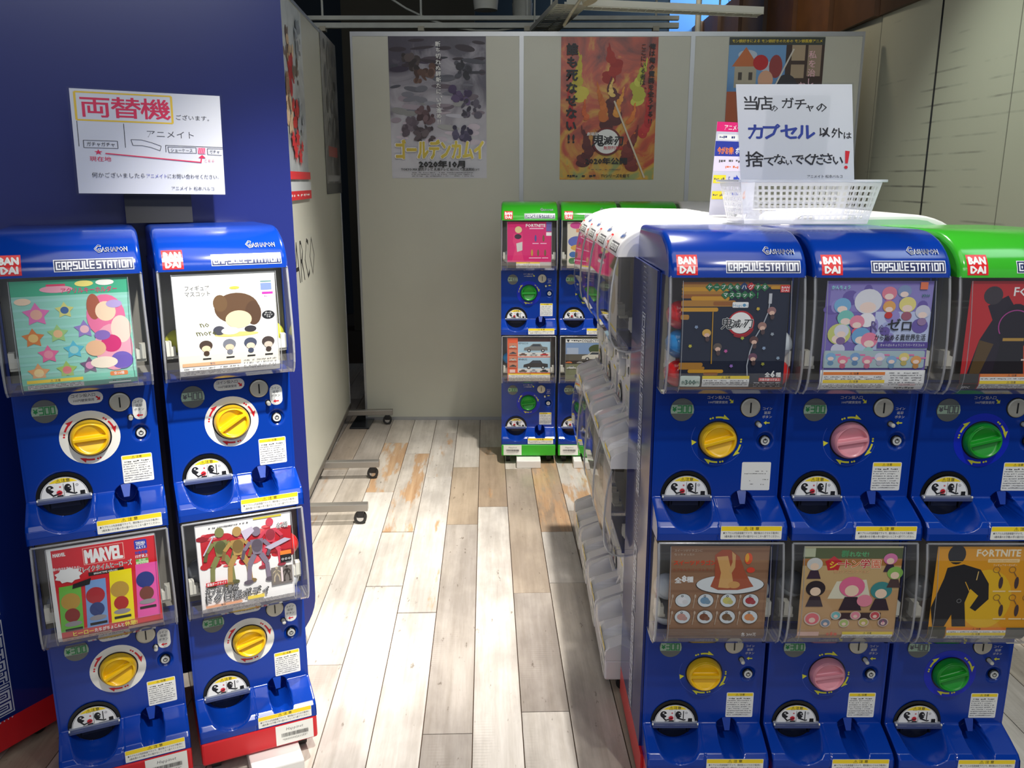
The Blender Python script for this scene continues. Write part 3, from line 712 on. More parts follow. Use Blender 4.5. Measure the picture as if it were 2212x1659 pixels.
def card_figures(p):
    bg(p, ink(243, 240, 238)); rd = random.Random(2)
    p.rect(4, 17, 100, 48, ink(190, 36, 48)); 
    for i in range(40): p.ell(rd.uniform(4, 96), rd.choice((16, 48, 50)) + rd.uniform(-3, 4), rd.uniform(3, 8), rd.uniform(1.5, 5), ink(*rd.choice(((190, 36, 48), (150, 24, 36), (225, 90, 95)))), 12)
    p.rect(60, 1, 90, 3, ink(220, 205, 60)); p.dashes(12, 5, 56, 1.6, K('d'), 1)
    figure(p, 77, 52, 62, (210, 70, 90)); figure(p, 24, 62, 72, (128, 130, 78)); figure(p, 42, 64, 72, (180, 145, 84)); figure(p, 62, 66, 70, (130, 118, 136))
    p.line(6, 36, 18, 14, 1.4, ink(200, 190, 210)); p.P([(70, 38), (92, 30), (99, 33), (76, 42)], ink(190, 180, 200)); p.P([(46, 14), (58, 10), (60, 16), (50, 26)], ink(205, 195, 215))
    p.text('全4種', 90, 14, 7, K('w'), .06, up=-1, w=12); p.text('全4種', 90, 14, 7, K('k'), .0, up=-1, w=12)
    p.rect(86, 46, 98, 51, K('o')); p.rect(86, 51, 98, 60, K('k'))
    for i in range(3): p.ring(88.5 + i * 3.6, 56.5, .7, 1.4, K('l'), 10)
    p.rect(75, 65, 98, 87, ink(120, 112, 108)); figure(p, 81, 80, 20, (190, 175, 150)); figure(p, 92, 80, 20, (60, 52, 50)); p.rect(85.5, 66, 87.5, 84, ink(240, 220, 220))
    p.rect(6, 69, 28, 74, K('r')); U(p, '装動ダークサイド'.replace('装動', '最強'), 17, 71.5, 4, K('w'), .03, w=20)
    U(p, 'カプセル素体', 22, 80, 9, K('k'), .08, w=34); U(p, 'カプセル素体', 22, 80, 9, ink(170, 170, 172), .0, w=33.5)
    U(p, 'ドクロ素ボディ', 38, 90, 12, K('k'), .08, w=66); U(p, 'ドクロ素ボディ', 38, 90, 12, ink(160, 160, 164), .01, w=65)
    p.rect(4, 97, 42, 100, ink(240, 165, 120)); U(p, '警告', 22, 98.5, 2.6, K('k')); p.rect(48, 94.5, 66, 98.5, K('y'))
    for i in range(3): p.dashes(5, 102 + i * 2.6, 44, 1.4, K('d'), i, .85); p.dashes(50, 101 + i * 2.6, 94, 1.2, K('d'), i + 5, .7)
def card_cable(p):
    bg(p, ink(22, 30, 52)); g1, g2, g3 = ink(206, 150, 40), ink(176, 124, 48), ink(150, 92, 38)
    for x0, y0, x1, y1, m in ((0, 1, 62, 3.5, g3), (0, 3.5, 100, 6, g2), (0, 6, 44, 10, g1), (0, 10, 40, 13, g2), (0, 13, 45, 17, g3), (9, 15, 44, 19, g1), (0, 19, 50, 25, g2), (0, 26, 34, 30, g1), (0, 33, 7, 38, g2), (30, 20, 48, 24, g3), (83, 5, 100, 8, g1),
                              (0, 81, 22, 85, g2), (9, 88, 42, 91.5, g1), (0, 85, 24, 88, g2), (24, 91, 37, 94, g3)):
        p.rrect(x0 - 1, y0, x1, y1, min(1.6, (y1 - y0) / 2.01), m)
    cs = ((40, 125, 80), (60, 130, 80), (200, 50, 50)); row = 'ケーブルをハグする'
    for i, ch in enumerate(row):
        x = 25 + i * 6.4; p.star(x, 6 - (i in (5, 6)) * .8, 4.2, ink(*((30, 60, 110) if i == 5 else (200, 40, 50) if i == 6 else (34, 110, 66))), 4, .72, 0); U(p, ch, x, 6, 4.4 if i not in (5, 6) else 5.2, K('w'), .02)
    for i, ch in enumerate('マスコット'):
        x = 40 + i * 6; p.star(x, 13.5, 4.2, ink(34, 110, 66), 4, .72, 0); U(p, ch, x, 13.5, 4.6, K('w'), .02)
    U(p, '!', 70, 13.5, 8, ink(40, 140, 80), .05)
    p.rrect(47, 20.5, 62, 26, 1, K('w')); U(p, 'Hugc●t', 54.5, 23.6, 4.2, ink(90, 150, 190), .0, w=14)
    p.rect(91, 4, 100, 11, ink(215, 50, 50)); U(p, 'BAN', 95.5, 6.2, 3, K('w'), .03, w=7); U(p, 'DAI', 95.5, 9.1, 3, K('w'), .03, w=6.6)
    p.ring(56, 41.5, 10.5, 12.5, ink(180, 30, 40), 32); p.ell(55.5, 41, 10.5, 10.5, K('w'), 28); p.ring(56, 42.5, 11, 13.2, ink(150, 24, 34), 20, 20, 120)
    for b, m in ((.06, K('w')), (.02, K('k'))):
        p.text('鬼', 43, 42, 12, m, b, up=-1); p.text('滅', 51.5, 42, 9, m, b, up=-1); p.text('の', 57, 43, 4.5, m, b, up=-1); p.text('刃', 63, 41.5, 10, m, b, up=-1)
    p.line(29, 30, 30, 82, .9, ink(190, 140, 30))
    for a, b in zip(((82, 16), (81, 30), (77, 42), (70, 56), (66, 70), (64, 84)), ((81, 30), (77, 42), (70, 56), (66, 70), (64, 84), (65, 94))): p.line(*a, *b, 1.1, ink(170, 175, 185))
    p.rect(80.5, 12, 83.5, 22, ink(190, 192, 198))
    # small plain cable huggers
    for x, y, c in ((24, 51, (214, 170, 80)), (35, 65, (96, 84, 76)), (84, 29, (150, 110, 110)), (76, 44, (160, 120, 110)), (69, 58, (96, 62, 60)), (69, 75, (110, 70, 90))):
        p.ell(x, y, 4.2, 4, ink(*c), 14); p.ell(x + .4, y + 2.2, 2.6, 2.2, ink(225, 185, 165), 10); p.ell(x + 1, y + 6, 2, 2.6, ink(80, 60, 60), 10)
    for x, y, c in ((14, 45, (130, 150, 180)), (9, 64, (190, 180, 60)), (43, 69, (200, 90, 160)), (71, 27, (200, 170, 60)), (86, 52, (150, 160, 170)), (49, 84, (150, 110, 190)), (93, 76, (140, 160, 180)), (58, 56, (170, 180, 60)), (79, 66, (140, 160, 190)), (79, 82, (150, 150, 60))): p.star(x, y, 1.9, ink(*c), 5, .7)
    p.rrect(1, 94, 20, 106, 1.5, ink(222, 238, 226)); U(p, '各', 4, 101, 4, ink(30, 90, 80), .02); U(p, '300', 10.8, 100.6, 7, ink(30, 90, 80), .04); U(p, '円', 17.5, 101, 3.6, ink(30, 90, 80), .02)
    caut(p, 22, 94, 67, 106, 'y', 5); U(p, '全', 84, 93, 5, K('w'), .04); U(p, '6', 89, 92, 9, K('w'), .05); U(p, '種', 94.5, 93, 5, K('w'), .04)
    p.rect(76, 96, 97, 99.5, ink(220, 60, 60)); U(p, '対象年齢15才以上', 86.5, 97.8, 2.8, K('w'), .02, w=19)
    for i in range(3): p.dashes(70, 101 + i * 2.2, 97, 1.1, K('l'), i, .7)
    p.rect(0, 107, 100, 110, g3)
def card_zero(p):
    bg(p, ink(120, 104, 180)); p.rect(48, 30, 100, 68, ink(190, 200, 232)); p.rect(4, 4, 100, 30, ink(140, 130, 196)); rd = random.Random(5)
    for i in range(18): p.ell(rd.uniform(4, 96), rd.uniform(4, 62), rd.uniform(3, 8), rd.uniform(3, 8), ink(*rd.choice(((150, 140, 205), (105, 88, 165), (170, 180, 225)))), 14)
    # plain pastel round shapes in place of the printed cast
    for x, y, r, a, b in ((40, 20, 13, (222, 222, 230), (240, 236, 240)), (59, 12, 7, (225, 130, 150), (190, 120, 160)), (73, 10, 6.5, (130, 150, 190), (120, 120, 170)), (77, 23, 8, (228, 214, 130), (160, 90, 110)), (92, 30, 7, (205, 205, 220), (150, 120, 160)),
                          (60, 25, 6, (225, 165, 90), (200, 50, 50)), (16, 24, 8, (120, 175, 215), (90, 80, 120)), (20, 36, 8, (120, 195, 185), (150, 210, 200)), (31, 40, 7, (232, 140, 165), (220, 90, 120)), (15, 52, 11, (200, 205, 120), (205, 205, 225)),
                          (17, 49, 7, (215, 215, 228), (130, 100, 150)), (36, 54, 9, (110, 165, 210), (180, 200, 225)), (44, 58, 8, (232, 130, 160), (150, 200, 195))):
        p.ell(x, y, r, r * .95, ink(*a), 20); p.ell(x, y + r * .45, r * .6, r * .42, ink(242, 216, 204), 14); p.ell(x, y + r * 1.4, r * .62, r * .55, ink(*b), 14)
    U(p, 'Re:', 52, 44, 15, ink(96, 84, 140), .0, w=15); U(p, 'ゼ', 66, 43, 13, K('k'), .03); U(p, 'ロ', 78, 44, 12, K('k'), .03)
    U(p, 'から始める異世界生活', 73, 55.5, 7, K('k'), .02, w=48); p.rect(52, 60, 100, 66, ink(84, 66, 150)); U(p, 'きゃらばんちょうこうラバーマスコット', 76, 63, 3, K('w'), .0, w=42)
    U(p, '¥300', 93, 14, 3.6, ink(40, 110, 110), .03); p.rect(87, 1, 94, 8, ink(230, 120, 80)); U(p, 'かんちょう', 13, 6, 4, ink(150, 225, 230), .04, w=17)
    p.rrect(2, 68.5, 98, 86, 2, ink(168, 190, 196))
    for i, (a, c) in enumerate(zip(((130, 175, 215), (232, 120, 150), (120, 160, 205), (228, 130, 160), (205, 205, 225), (130, 170, 210), (226, 205, 120), (226, 160, 90)), range(8))):
        x = 9 + i * 11.6; y = 75 + (i % 2) * 3; p.ell(x, y, 5, 4.4, ink(*a), 14); p.ell(x, y + 1.6, 3, 2, ink(242, 216, 204), 10); p.ell(x, y + 6, 3, 2.6, ink(*[int(q * .85) for q in a]), 10); p.rect(x + 4, y - 3, x + 9, y - 1.4, ink(225, 120, 170), skew=.3)
    p.rect(0, 88, 100, 110, K('w'), 5); caut(p, 3, 90, 62, 98, 'o', 3); caut(p, 3, 98, 62, 109, 'y', 6)
    for i in range(6): p.dashes(66, 91 + i * 2.4, 97, 1.1, K('d'), i, .8)
    p.rrect(76, 102, 92, 104.5, .8, ink(235, 200, 200)); p.dashes(73, 107.5, 92, 2.6, K('k'), 4, .9)
def card_red(p):
    bg(p, ink(190, 40, 44)); p.rect(30, 60, 100, 92, ink(205, 80, 50)); U(p, 'FORTNITE', 68, 10, 12, K('w'), .03, w=54)
    # plain dark draped shape, no printed hero
    p.P([(18, 24), (36, 14), (44, 26), (40, 50), (32, 92), (6, 92), (14, 58), (24, 38)], ink(34, 24, 38)); p.ell(22, 14, 9, 9, ink(60, 52, 58), 18); p.ell(46, 46, 16, 24, ink(26, 18, 30), 22); p.P([(30, 92), (60, 92), (56, 60), (34, 62)], ink(24, 20, 26))
    p.P([(14, 58), (28, 62), (18, 92), (8, 92)], ink(88, 66, 30)); p.rect(36, 56, 56, 59, ink(180, 140, 60)); p.ring(46, 44, 15, 16, ink(170, 60, 140), 18, 150, 330)
    for x, y in ((66, 30), (84, 30), (62, 58), (76, 58), (90, 58)): p.ring(x, y, 2.6, 3.3, ink(200, 180, 120), 14); p.ell(x, y + 11, 2.6, 5.5, ink(80, 40, 44), 12); p.rect(x - 6, y + 19, x + 6, y + 20.6, ink(235, 205, 190))
    p.rect(0, 92, 18, 110, ink(44, 48, 48), 4); U(p, 'EPIC', 8, 107, 4, K('w'), .03); caut(p, 19, 92, 80, 99, 'o', 2); caut(p, 19, 99, 80, 109, 'y', 7); p.rect(80, 92, 100, 110, ink(60, 62, 60), 4)
def card_dragon(p):
    bg(p, ink(150, 112, 84))
    for i in range(9): p.rect(0, 4 + i * 11.5, 100, 7 + i * 11.5, ink(*((160, 122, 92) if i % 2 else (138, 100, 74))))
    U(p, 'スイーツドラゴン', 25, 19, 6, ink(225, 72, 44), .05, w=42); U(p, 'カプセルラバーストラップ', 25, 27, 4, ink(170, 70, 48), .0, w=44)
    U(p, 'スイーツがドラゴンに', 18, 5, 3.2, ink(205, 190, 170), .0, w=28); U(p, 'なっちゃった!?', 14, 9.5, 3.2, ink(205, 190, 170), .0, w=20)
    U(p, '全', 9, 39, 7, K('w'), .05); U(p, '8', 15, 37, 10, K('w'), .06); U(p, '種', 21, 38, 7, K('w'), .05)
    p.ell(62, 44, 35, 11.5, ink(60, 50, 44), 32); p.ell(62, 43.6, 34.2, 10.8, ink(222, 228, 230), 32); p.ring(62, 43.6, 28, 28.4, K('d'), 2) if False else None
    # cake-coloured mound with a slice of cream on a plate
    p.P([(42, 46), (46, 34), (45, 10), (52, 4), (60, 4), (70, 12), (76, 28), (82, 40), (86, 46), (70, 50), (50, 50)], ink(172, 84, 56))
    p.P([(50, 47), (52, 30), (47, 12), (58, 11), (62, 26), (66, 46), (60, 48)], ink(220, 170, 104)); p.ell(66, 44, 6, 4, ink(214, 160, 92)); p.P([(62, 6), (66, 10), (66, 24), (62, 32), (60, 28), (63, 18)], ink(212, 168, 108))
    p.ell(79, 14, 4, 6.5, ink(232, 90, 50)); p.ell(77.6, 13, 2, 5, ink(236, 170, 50)); p.ell(82, 27, 4.2, 3.2, ink(226, 70, 48))
    for i, c in enumerate(((232, 232, 236), (110, 150, 180), (206, 200, 110), (170, 44, 56), (200, 150, 140), (120, 66, 40), (110, 80, 50), (220, 140, 84))):
        x = 15 + (i % 4) * 23; y = 62 + (i // 4) * 19; p.ell(x, y, 8.4, 8, ink(70, 56, 46), 22); p.ell(x, y, 7.9, 7.5, ink(216, 224, 228), 22); p.ell(x - 1, y, 4.6, 4, ink(*c), 14); p.ell(x + 2.2, y + 1.8, 3, 2.6, ink(*[min(255, int(q * .8 + 30)) for q in c]), 12)
        p.ring(x - 1, y - 5, .7, 1.3, K('k'), 8); p.line(x - 11, y - 4, x - 12.6, y + 9, .7, ink(190, 170, 150)); p.ell(x - 10.8, y - 5, 1.1, 2.2, ink(190, 170, 150), 8)
    p.rect(0, 95, 100, 110, ink(112, 80, 60), 4); p.P([(2, 107), (3, 99), (38, 99), (37, 107)], ink(232, 205, 200)); p.P([(39, 107), (41, 97), (66, 97), (66, 107)], ink(214, 206, 200)); p.dashes(43, 100, 60, 1.2, K('d'), 3); U(p, '各 300円', 84, 102, 6, K('w'), .02, w=15)
def card_school(p):
    bg(p, ink(196, 156, 110)); p.rect(0, 2, 100, 14, ink(86, 96, 52)); p.rect(0, 2, 12, 12, ink(190, 196, 160)); p.rect(0, 14, 100, 22, ink(178, 120, 62)); p.rect(0, 22, 100, 50, ink(205, 172, 120)); p.rect(0, 0, 100, 1.6, ink(230, 224, 180))
    p.P([(28, 60), (36, 40), (66, 38), (72, 60)], ink(228, 222, 196))
    U(p, '群', 42, 8.5, 8, ink(70, 150, 90), .05); U(p, 'れなせ!', 56, 9, 6.5, ink(90, 175, 110), .05, w=19)
    p.star(31, 20, 9, ink(205, 40, 50), 5, .78, -90); U(p, 'シ', 31, 21, 9, ink(245, 200, 60), .06)
    for ch, x, c in (('ー', 39.5, (205, 40, 50)), ('ト', 46, (205, 40, 50)), ('ン', 53.5, (226, 120, 60)), ('学', 63, (200, 40, 60)), ('園', 74, (228, 120, 90))):
        p.text(ch, x, 20, 10.5, ink(250, 232, 200), .09, up=-1); p.text(ch, x, 20, 10.5, ink(*c), .03, up=-1)
    U(p, '缶バッジコレクション', 50, 28.5, 4.5, ink(232, 180, 130), .04, w=36)
    for x, y, r, a, b in ((12, 20, 8, (214, 214, 208), (60, 40, 60)), (15, 48, 10, (44, 34, 40), (50, 34, 48)), (52, 46, 13, (232, 110, 150), (50, 34, 48)), (82, 50, 11, (62, 140, 140), (52, 36, 50)), (88, 14, 7, (220, 120, 170), (60, 40, 60)), (94, 30, 8, (140, 190, 90), (80, 60, 60))):
        p.ell(x, y, r, r * .9, ink(*a), 20); p.ell(x, y + r * .35, r * .55, r * .5, ink(244, 214, 186), 16); p.P([(x - r * .9, y + r * 2.1), (x + r * .9, y + r * 2.1), (x + r * .5, y + r * .9), (x - r * .5, y + r * .9)], ink(*b))
    p.rect(34, 76, 84, 84, ink(62, 42, 48)); p.ell(66, 62, 8, 7, ink(235, 140, 160), 16)
    for i, (x, y, r, c) in enumerate(((14, 83, 8.5, (228, 110, 120)), (28, 88, 5.5, (120, 140, 160)), (38, 79, 5.5, (120, 190, 190)), (47, 88, 5.5, (170, 190, 110)), (58, 79, 5.5, (232, 140, 160)), (67, 87, 5.5, (190, 180, 90)), (78, 79, 5.5, (206, 80, 90)), (87, 87, 5.5, (120, 90, 110)))):
        p.ell(x, y, r, r * .92, ink(214, 190, 176), 18); p.ell(x, y, r * .82, r * .76, ink(*c), 18); p.ell(x, y + r * .2, r * .4, r * .36, ink(240, 206, 190), 10)
    U(p, '?', 87, 87, 6, ink(230, 90, 160), .02); U(p, '全', 31, 101, 3.6, ink(235, 90, 70), .03); U(p, '8', 35, 100.4, 6, ink(235, 90, 70), .04); U(p, '種', 39, 101, 3.6, ink(235, 90, 70), .03)
    p.rect(0, 98, 22, 103, ink(232, 190, 176)); caut(p, 46, 98, 98, 108, 'y', 4)
def card_orange(p):
    bg(p, ink(232, 160, 36)); p.ell(55, 60, 26, 34, ink(236, 186, 40), 28); U(p, 'FORTNITE', 62, 7, 11, ink(250, 235, 200), .04, w=44); p.rrect(52, 14, 84, 18, .8, ink(250, 215, 150)); U(p, 'HANGING KEYCHAINS', 68, 16, 2.6, ink(214, 150, 60), .0, w=28); U(p, 'フィギュアキーホルダー', 70, 21, 3, ink(250, 235, 200), .0, w=24)
    # plain dark standing shape
    p.ell(20, 9, 9, 11, ink(38, 36, 38), 20); p.P([(4, 92), (0, 70), (10, 36), (12, 24), (28, 20), (46, 26), (56, 42), (58, 60), (46, 74), (40, 70), (47, 56), (38, 48), (34, 64), (38, 92), (24, 92), (22, 78), (16, 92)], ink(36, 36, 40))
    p.line(13, 17, 26, 17, 1, ink(225, 170, 60)); p.line(32, 40, 38, 52, .9, ink(225, 170, 60)); p.line(44, 28, 43, 38, .9, ink(235, 200, 120)); p.ring(28, 62, 1.8, 2.5, ink(120, 120, 120), 14)
    for x, y in ((62, 26), (78, 26), (66, 58), (82, 58), (95, 26), (96, 58)): p.ring(x, y, 3, 3.7, ink(150, 110, 60), 14); p.line(x + 2, y + 3, x + 5, y + 8, 1, ink(140, 100, 60)); p.ell(x + 6, y + 15, 2.2, 7, ink(74, 58, 62), 12); p.rect(x - 1, y + 24, x + 12, y + 25.6, ink(250, 220, 160))
    p.rect(0, 92, 18, 110, ink(60, 62, 50), 4); U(p, 'EPIC', 8, 107, 4, K('w'), .03); caut(p, 19, 93, 80, 99, 'o', 2); caut(p, 19, 99, 80, 109, 'y', 7); p.rect(80, 93, 100, 110, ink(90, 92, 88), 4)
def card_pink(p):
    bg(p, ink(216, 36, 112)); U(p, 'FORTNITE', 64, 8, 10, K('w'), .04, w=44); p.rect(50, 14, 82, 16.5, ink(245, 190, 215)); p.rect(88, 0, 100, 22, ink(110, 100, 170)); p.rect(88, 24, 100, 32, K('w'))
    p.ell(25, 18, 8, 8, ink(225, 205, 150), 16); p.P([(14, 28), (34, 26), (36, 52), (30, 60), (38, 92), (10, 92), (18, 60), (12, 46)], ink(228, 60, 120)); p.P([(20, 50), (34, 46), (34, 66), (22, 70)], ink(214, 210, 206)); p.ell(24, 34, 8, 6, ink(60, 40, 54), 14)
    for x, y in ((64, 38), (82, 38), (56, 72), (70, 72), (86, 72)): p.ell(x, y, 2.4, 8, ink(*random.Random(x).choice(((120, 90, 60), (80, 80, 150), (190, 150, 60)))), 12); p.rect(x - 7, y + 11, x + 7, y + 13, ink(245, 190, 215))
    p.rect(0, 94, 20, 110, ink(60, 56, 52), 4); caut(p, 20, 94, 74, 110, 'y', 3); p.rect(74, 94, 100, 110, ink(200, 196, 190), 4)
def car(p, x, y, w, c, c2=None):
    h = w * .3; m = ink(*c); gl = ink(58, 66, 76)
    p.P([(x - w / 2, y), (x + w / 2, y), (x + w * .49, y - h * .5), (x + w * .28, y - h * .6), (x + w * .2, y - h), (x - w * .12, y - h), (x - w * .26, y - h * .6), (x - w * .48, y - h * .4)], m)
    p.P([(x - w * .2, y - h * .62), (x + w * .22, y - h * .62), (x + w * .16, y - h * .92), (x - w * .1, y - h * .92)], gl)
    for s in (-.28, .3): p.ell(x + w * s, y, w * .075, w * .075, K('k'), 14); p.ell(x + w * s, y, w * .04, w * .04, K('l'), 10)
def card_cars(p):
    bg(p, ink(236, 96, 52)); p.rect(24, 9, 100, 46, ink(172, 204, 222)); p.rect(24, 36, 100, 46, ink(222, 222, 218)); p.rect(24, 48, 100, 86, ink(168, 200, 220)); p.rect(24, 76, 100, 86, ink(222, 222, 218)); p.rect(24, 0, 100, 9, ink(70, 44, 40))
    U(p, 'KPGC10', 37, 13, 6, ink(40, 70, 90), .03, w=22); U(p, 'BNR32', 36, 53, 6, ink(40, 60, 80), .03, w=20)
    car(p, 66, 31, 56, (120, 120, 118)); car(p, 66, 73, 58, (54, 52, 52))
    for i, c in enumerate(((120, 84, 66), (190, 190, 190), (205, 44, 40))): car(p, 36 + i * 25, 43, 19, c)
    for i, c in enumerate(((96, 72, 60), (190, 190, 196), (40, 40, 42))): car(p, 36 + i * 25, 84, 19, c)
    for i, c in enumerate(((210, 210, 206), (60, 70, 80), (196, 196, 190), (44, 44, 46))): p.rect(3, 12 + i * 16, 22, 25 + i * 16, ink(206, 130, 100)); car(p, 12.5, 23 + i * 16, 16, c)
    p.rect(5, 78, 18, 86, ink(238, 200, 190)); caut(p, 2, 88, 100, 109, 'y', 3)
def card_rotary(p):
    bg(p, ink(120, 124, 96)); p.rect(0, 2, 100, 11, K('w')); p.star(6, 6.5, 4, K('k'), 3, .6); U(p, 'COSMO COLLECTION'.replace('COSMO ', ''), 62, 6.8, 8, K('k'), .04, w=50); p.dashes(13, 6.8, 36, 4, K('k'), 2, .95)
    p.rect(0, 12, 100, 50, ink(128, 156, 196)); p.ell(74, 28, 20, 12, ink(70, 84, 52), 18); p.rect(0, 40, 100, 58, ink(96, 92, 84)); car(p, 68, 52, 60, (206, 202, 190)); p.rect(0, 56, 100, 64, ink(46, 40, 38))
    for i, c in enumerate(((220, 110, 40), (170, 170, 166), (190, 190, 190), (214, 200, 50))): car(p, 8 + i * 26, 62, 15, c)
    p.rect(3, 24, 30, 40, ink(170, 184, 206)); car(p, 14, 76, 22, (200, 200, 196)); car(p, 52, 98, 60, (50, 56, 96)); p.rect(0, 104, 100, 110, ink(150, 140, 110))
def card_slimes(p):
    bg(p, ink(226, 216, 196)); p.ell(20, 8, 14, 8, ink(216, 80, 150), 16); p.ell(46, 8, 12, 9, ink(110, 96, 110), 16); p.ell(78, 8, 16, 8, ink(190, 90, 60), 16); p.rect(20, 16, 100, 24, ink(230, 150, 110)); p.ell(68, 26, 36, 12, ink(232, 160, 120))
    p.ell(22, 46, 20, 13, ink(96, 110, 186), 22); p.ell(30, 60, 22, 8, ink(214, 166, 80), 20); p.ell(14, 76, 9, 7, ink(70, 110, 170), 16); p.ell(44, 74, 10, 8, ink(214, 100, 60), 16); p.rrect(4, 84, 46, 98, 6, ink(74, 124, 74)); U(p, '¥300', 25, 91, 9, K('w'), .04)
def card_plain(c1, c2, c3):
    def f(p):
        bg(p, ink(*c1)); p.rect(0, 0, 100, 22, ink(*c2)); p.ell(50, 52, 30, 24, ink(*c3), 24); caut(p, 3, 90, 97, 108, 'y', 1)
    return f

# ------------------------------------------------------------------ setting: floor of separate planks
def plank_mat():
    m, nt, b = newmat('painted_plank'); N = nt.nodes.new; L = nt.links.new
    oi = N('ShaderNodeObjectInfo'); tc = N('ShaderNodeTexCoord'); sep = N('ShaderNodeSeparateColor'); L(oi.outputs['Color'], sep.inputs[0])
    off = N('ShaderNodeVectorMath'); off.operation = 'ADD'; sc = N('ShaderNodeVectorMath'); sc.operation = 'SCALE'; sc.inputs['Scale'].default_value = 37.0
    cmb = N('ShaderNodeCombineXYZ'); 
    for i in range(3): L(oi.outputs['Random'], cmb.inputs[i])
    L(cmb.outputs[0], sc.inputs[0]); L(tc.outputs['Object'], off.inputs[0]); L(sc.outputs[0], off.inputs[1])
    def noise(scale, stretch, det=5, rough=.6):
        mp = N('ShaderNodeMapping'); mp.inputs['Scale'].default_value = stretch; L(off.outputs[0], mp.inputs[0])
        n = N('ShaderNodeTexNoise'); n.inputs['Scale'].default_value = scale; n.inputs['Detail'].default_value = det; n.inputs['Roughness'].default_value = rough; L(mp.outputs[0], n.inputs['Vector']); return n
    def ramp(src, p0, c0, p1, c1):
        r = N('ShaderNodeValToRGB'); e = r.color_ramp.elements; e[0].position = p0; e[1].position = p1; e[0].color = (*c0, 1); e[1].color = (*c1, 1); L(src, r.inputs[0]); return r
    def mix(f, a, bb, bt='MIX'):
        x = N('ShaderNodeMix'); x.data_type = 'RGBA'; x.blend_type = bt
        if isinstance(f, float): x.inputs[0].default_value = f
        else: L(f, x.inputs[0])
        for k, s in ((6, a), (7, bb)):
            if isinstance(s, tuple): x.inputs[k].default_value = (*s, 1)
            else: L(s, x.inputs[k])
        return x.outputs[2]
    # tone: R channel picks white -> cream -> grey -> beige ; G channel the wear
    tone = N('ShaderNodeValToRGB'); tone.color_ramp.interpolation = 'LINEAR'; e = tone.color_ramp.elements
    e[0].position = 0; e[0].color = (*lin((222, 216, 208)), 1); e[1].position = 1; e[1].color = (*lin((168, 132, 98)), 1)
    for ps, c in ((.33, (210, 200, 186)), (.6, (182, 174, 166)), (.8, (190, 172, 150))): q = e.new(ps); q.color = (*lin(c), 1)
    L(sep.outputs[0], tone.inputs[0])
    grain = noise(42, (1.0, .05, 1), 8, .7); fine = noise(150, (1, .25, 1)); big = noise(5, (1, .45, 1)); wearn = noise(11, (1.3, .22, 1), 7, .62)
    g = ramp(grain.outputs['Fac'], .3, (.74, .72, .69), .64, (1, 1, 1)); c = mix(1.0, tone.outputs[0], g.outputs[0], 'MULTIPLY')
    g2 = ramp(big.outputs['Fac'], .38, (.66, .65, .65), .60, (1, 1, 1)); c = mix(.85, c, g2.outputs[0], 'MULTIPLY')
    # saw marks across some planks
    mpw = N('ShaderNodeMapping'); mpw.inputs['Rotation'].default_value = (0, 0, R(90)); L(off.outputs[0], mpw.inputs[0])
    wv = N('ShaderNodeTexWave'); wv.inputs['Scale'].default_value = 26; wv.inputs['Distortion'].default_value = 1.2; wv.inputs['Detail'].default_value = 2; L(mpw.outputs[0], wv.inputs['Vector'])
    sw = ramp(wv.outputs['Fac'], .0, (.7, .69, .68), .3, (1, 1, 1)); sm = ramp(noise(4, (1, .5, 1)).outputs['Fac'], .54, (0, 0, 0), .62, (.45, .45, .45)); c = mix(sm.outputs[0], c, mix(1.0, c, sw.outputs[0], 'MULTIPLY'))
    # paint worn through to warm wood
    add = N('ShaderNodeMath'); add.operation = 'ADD'; L(wearn.outputs['Fac'], add.inputs[0]); L(sep.outputs[1], add.inputs[1])
    msk = ramp(add.outputs[0], .79, (0, 0, 0), .86, (1, 1, 1)); wood = ramp(grain.outputs['Fac'], .3, lin((168, 128, 92)), .7, lin((204, 172, 136)))
    c = mix(msk.outputs[0], c, wood.outputs[0])
    # dark fine scratches
    scr = ramp(noise(46, (1, .3, 1), 3, .7).outputs['Fac'], .27, (.50, .47, .44), .335, (1, 1, 1)); c = mix(1.0, c, scr.outputs[0], 'MULTIPLY')
    L(c, b.inputs['Base Color']); b.inputs['Roughness'].default_value = .28; b.inputs['Specular IOR Level'].default_value = .45
    bp = N('ShaderNodeBump'); bp.inputs['Strength'].default_value = .25; bp.inputs['Distance'].default_value = .001; L(grain.outputs['Fac'], bp.inputs['Height']); L(bp.outputs[0], b.inputs['Normal'])
    return m
PLANK = plank_mat()
slab = MB(); slab.box(-5, -3, -.06, 5, 12, -.006, mat('joint_dark', (70, 52, 38), .9)); floor = slab.build('floor', None, kind='structure')
PW = .138
joints = {-1: [1.05, 3.71, 4.62], -2: [2.04, 3.50, 4.27], 0: [1.3, 2.14, 2.86, 4.24], 1: [1.0, 2.94, 3.42, 4.4], 2: [1.2, 2.30, 3.66, 4.6], 3: [1.7, 2.6, 3.9], -3: [1.4, 2.715, 4.12, 4.9], -4: [1.6, 2.915, 3.42, 4.5], -5: [1.2, 2.38, 3.9, 4.7], -6: [1.9, 3.0, 4.1]}
tones = {-1: [.1, (.02), (.85, .2), (.15)], -2: [.6, .55, .8, .2], 0: [.6, .05, .62, (.72, .05), .2], 1: [.8, .30, (.02, .12), (.9, .3), .3], 2: [.62, .78, .7, (.1, .3), .3],
         3: [.7, .7, .5, (.2, .3)], -3: [.3, .02, (.02, .17), (.1, .25), .1], -4: [.2, .02, (.02, .12), (.2, .28), .15], -5: [.3, .15, .02, (.3, .33), .4], -6: [.5, .2, .3, .5]}
pm_cache = {}
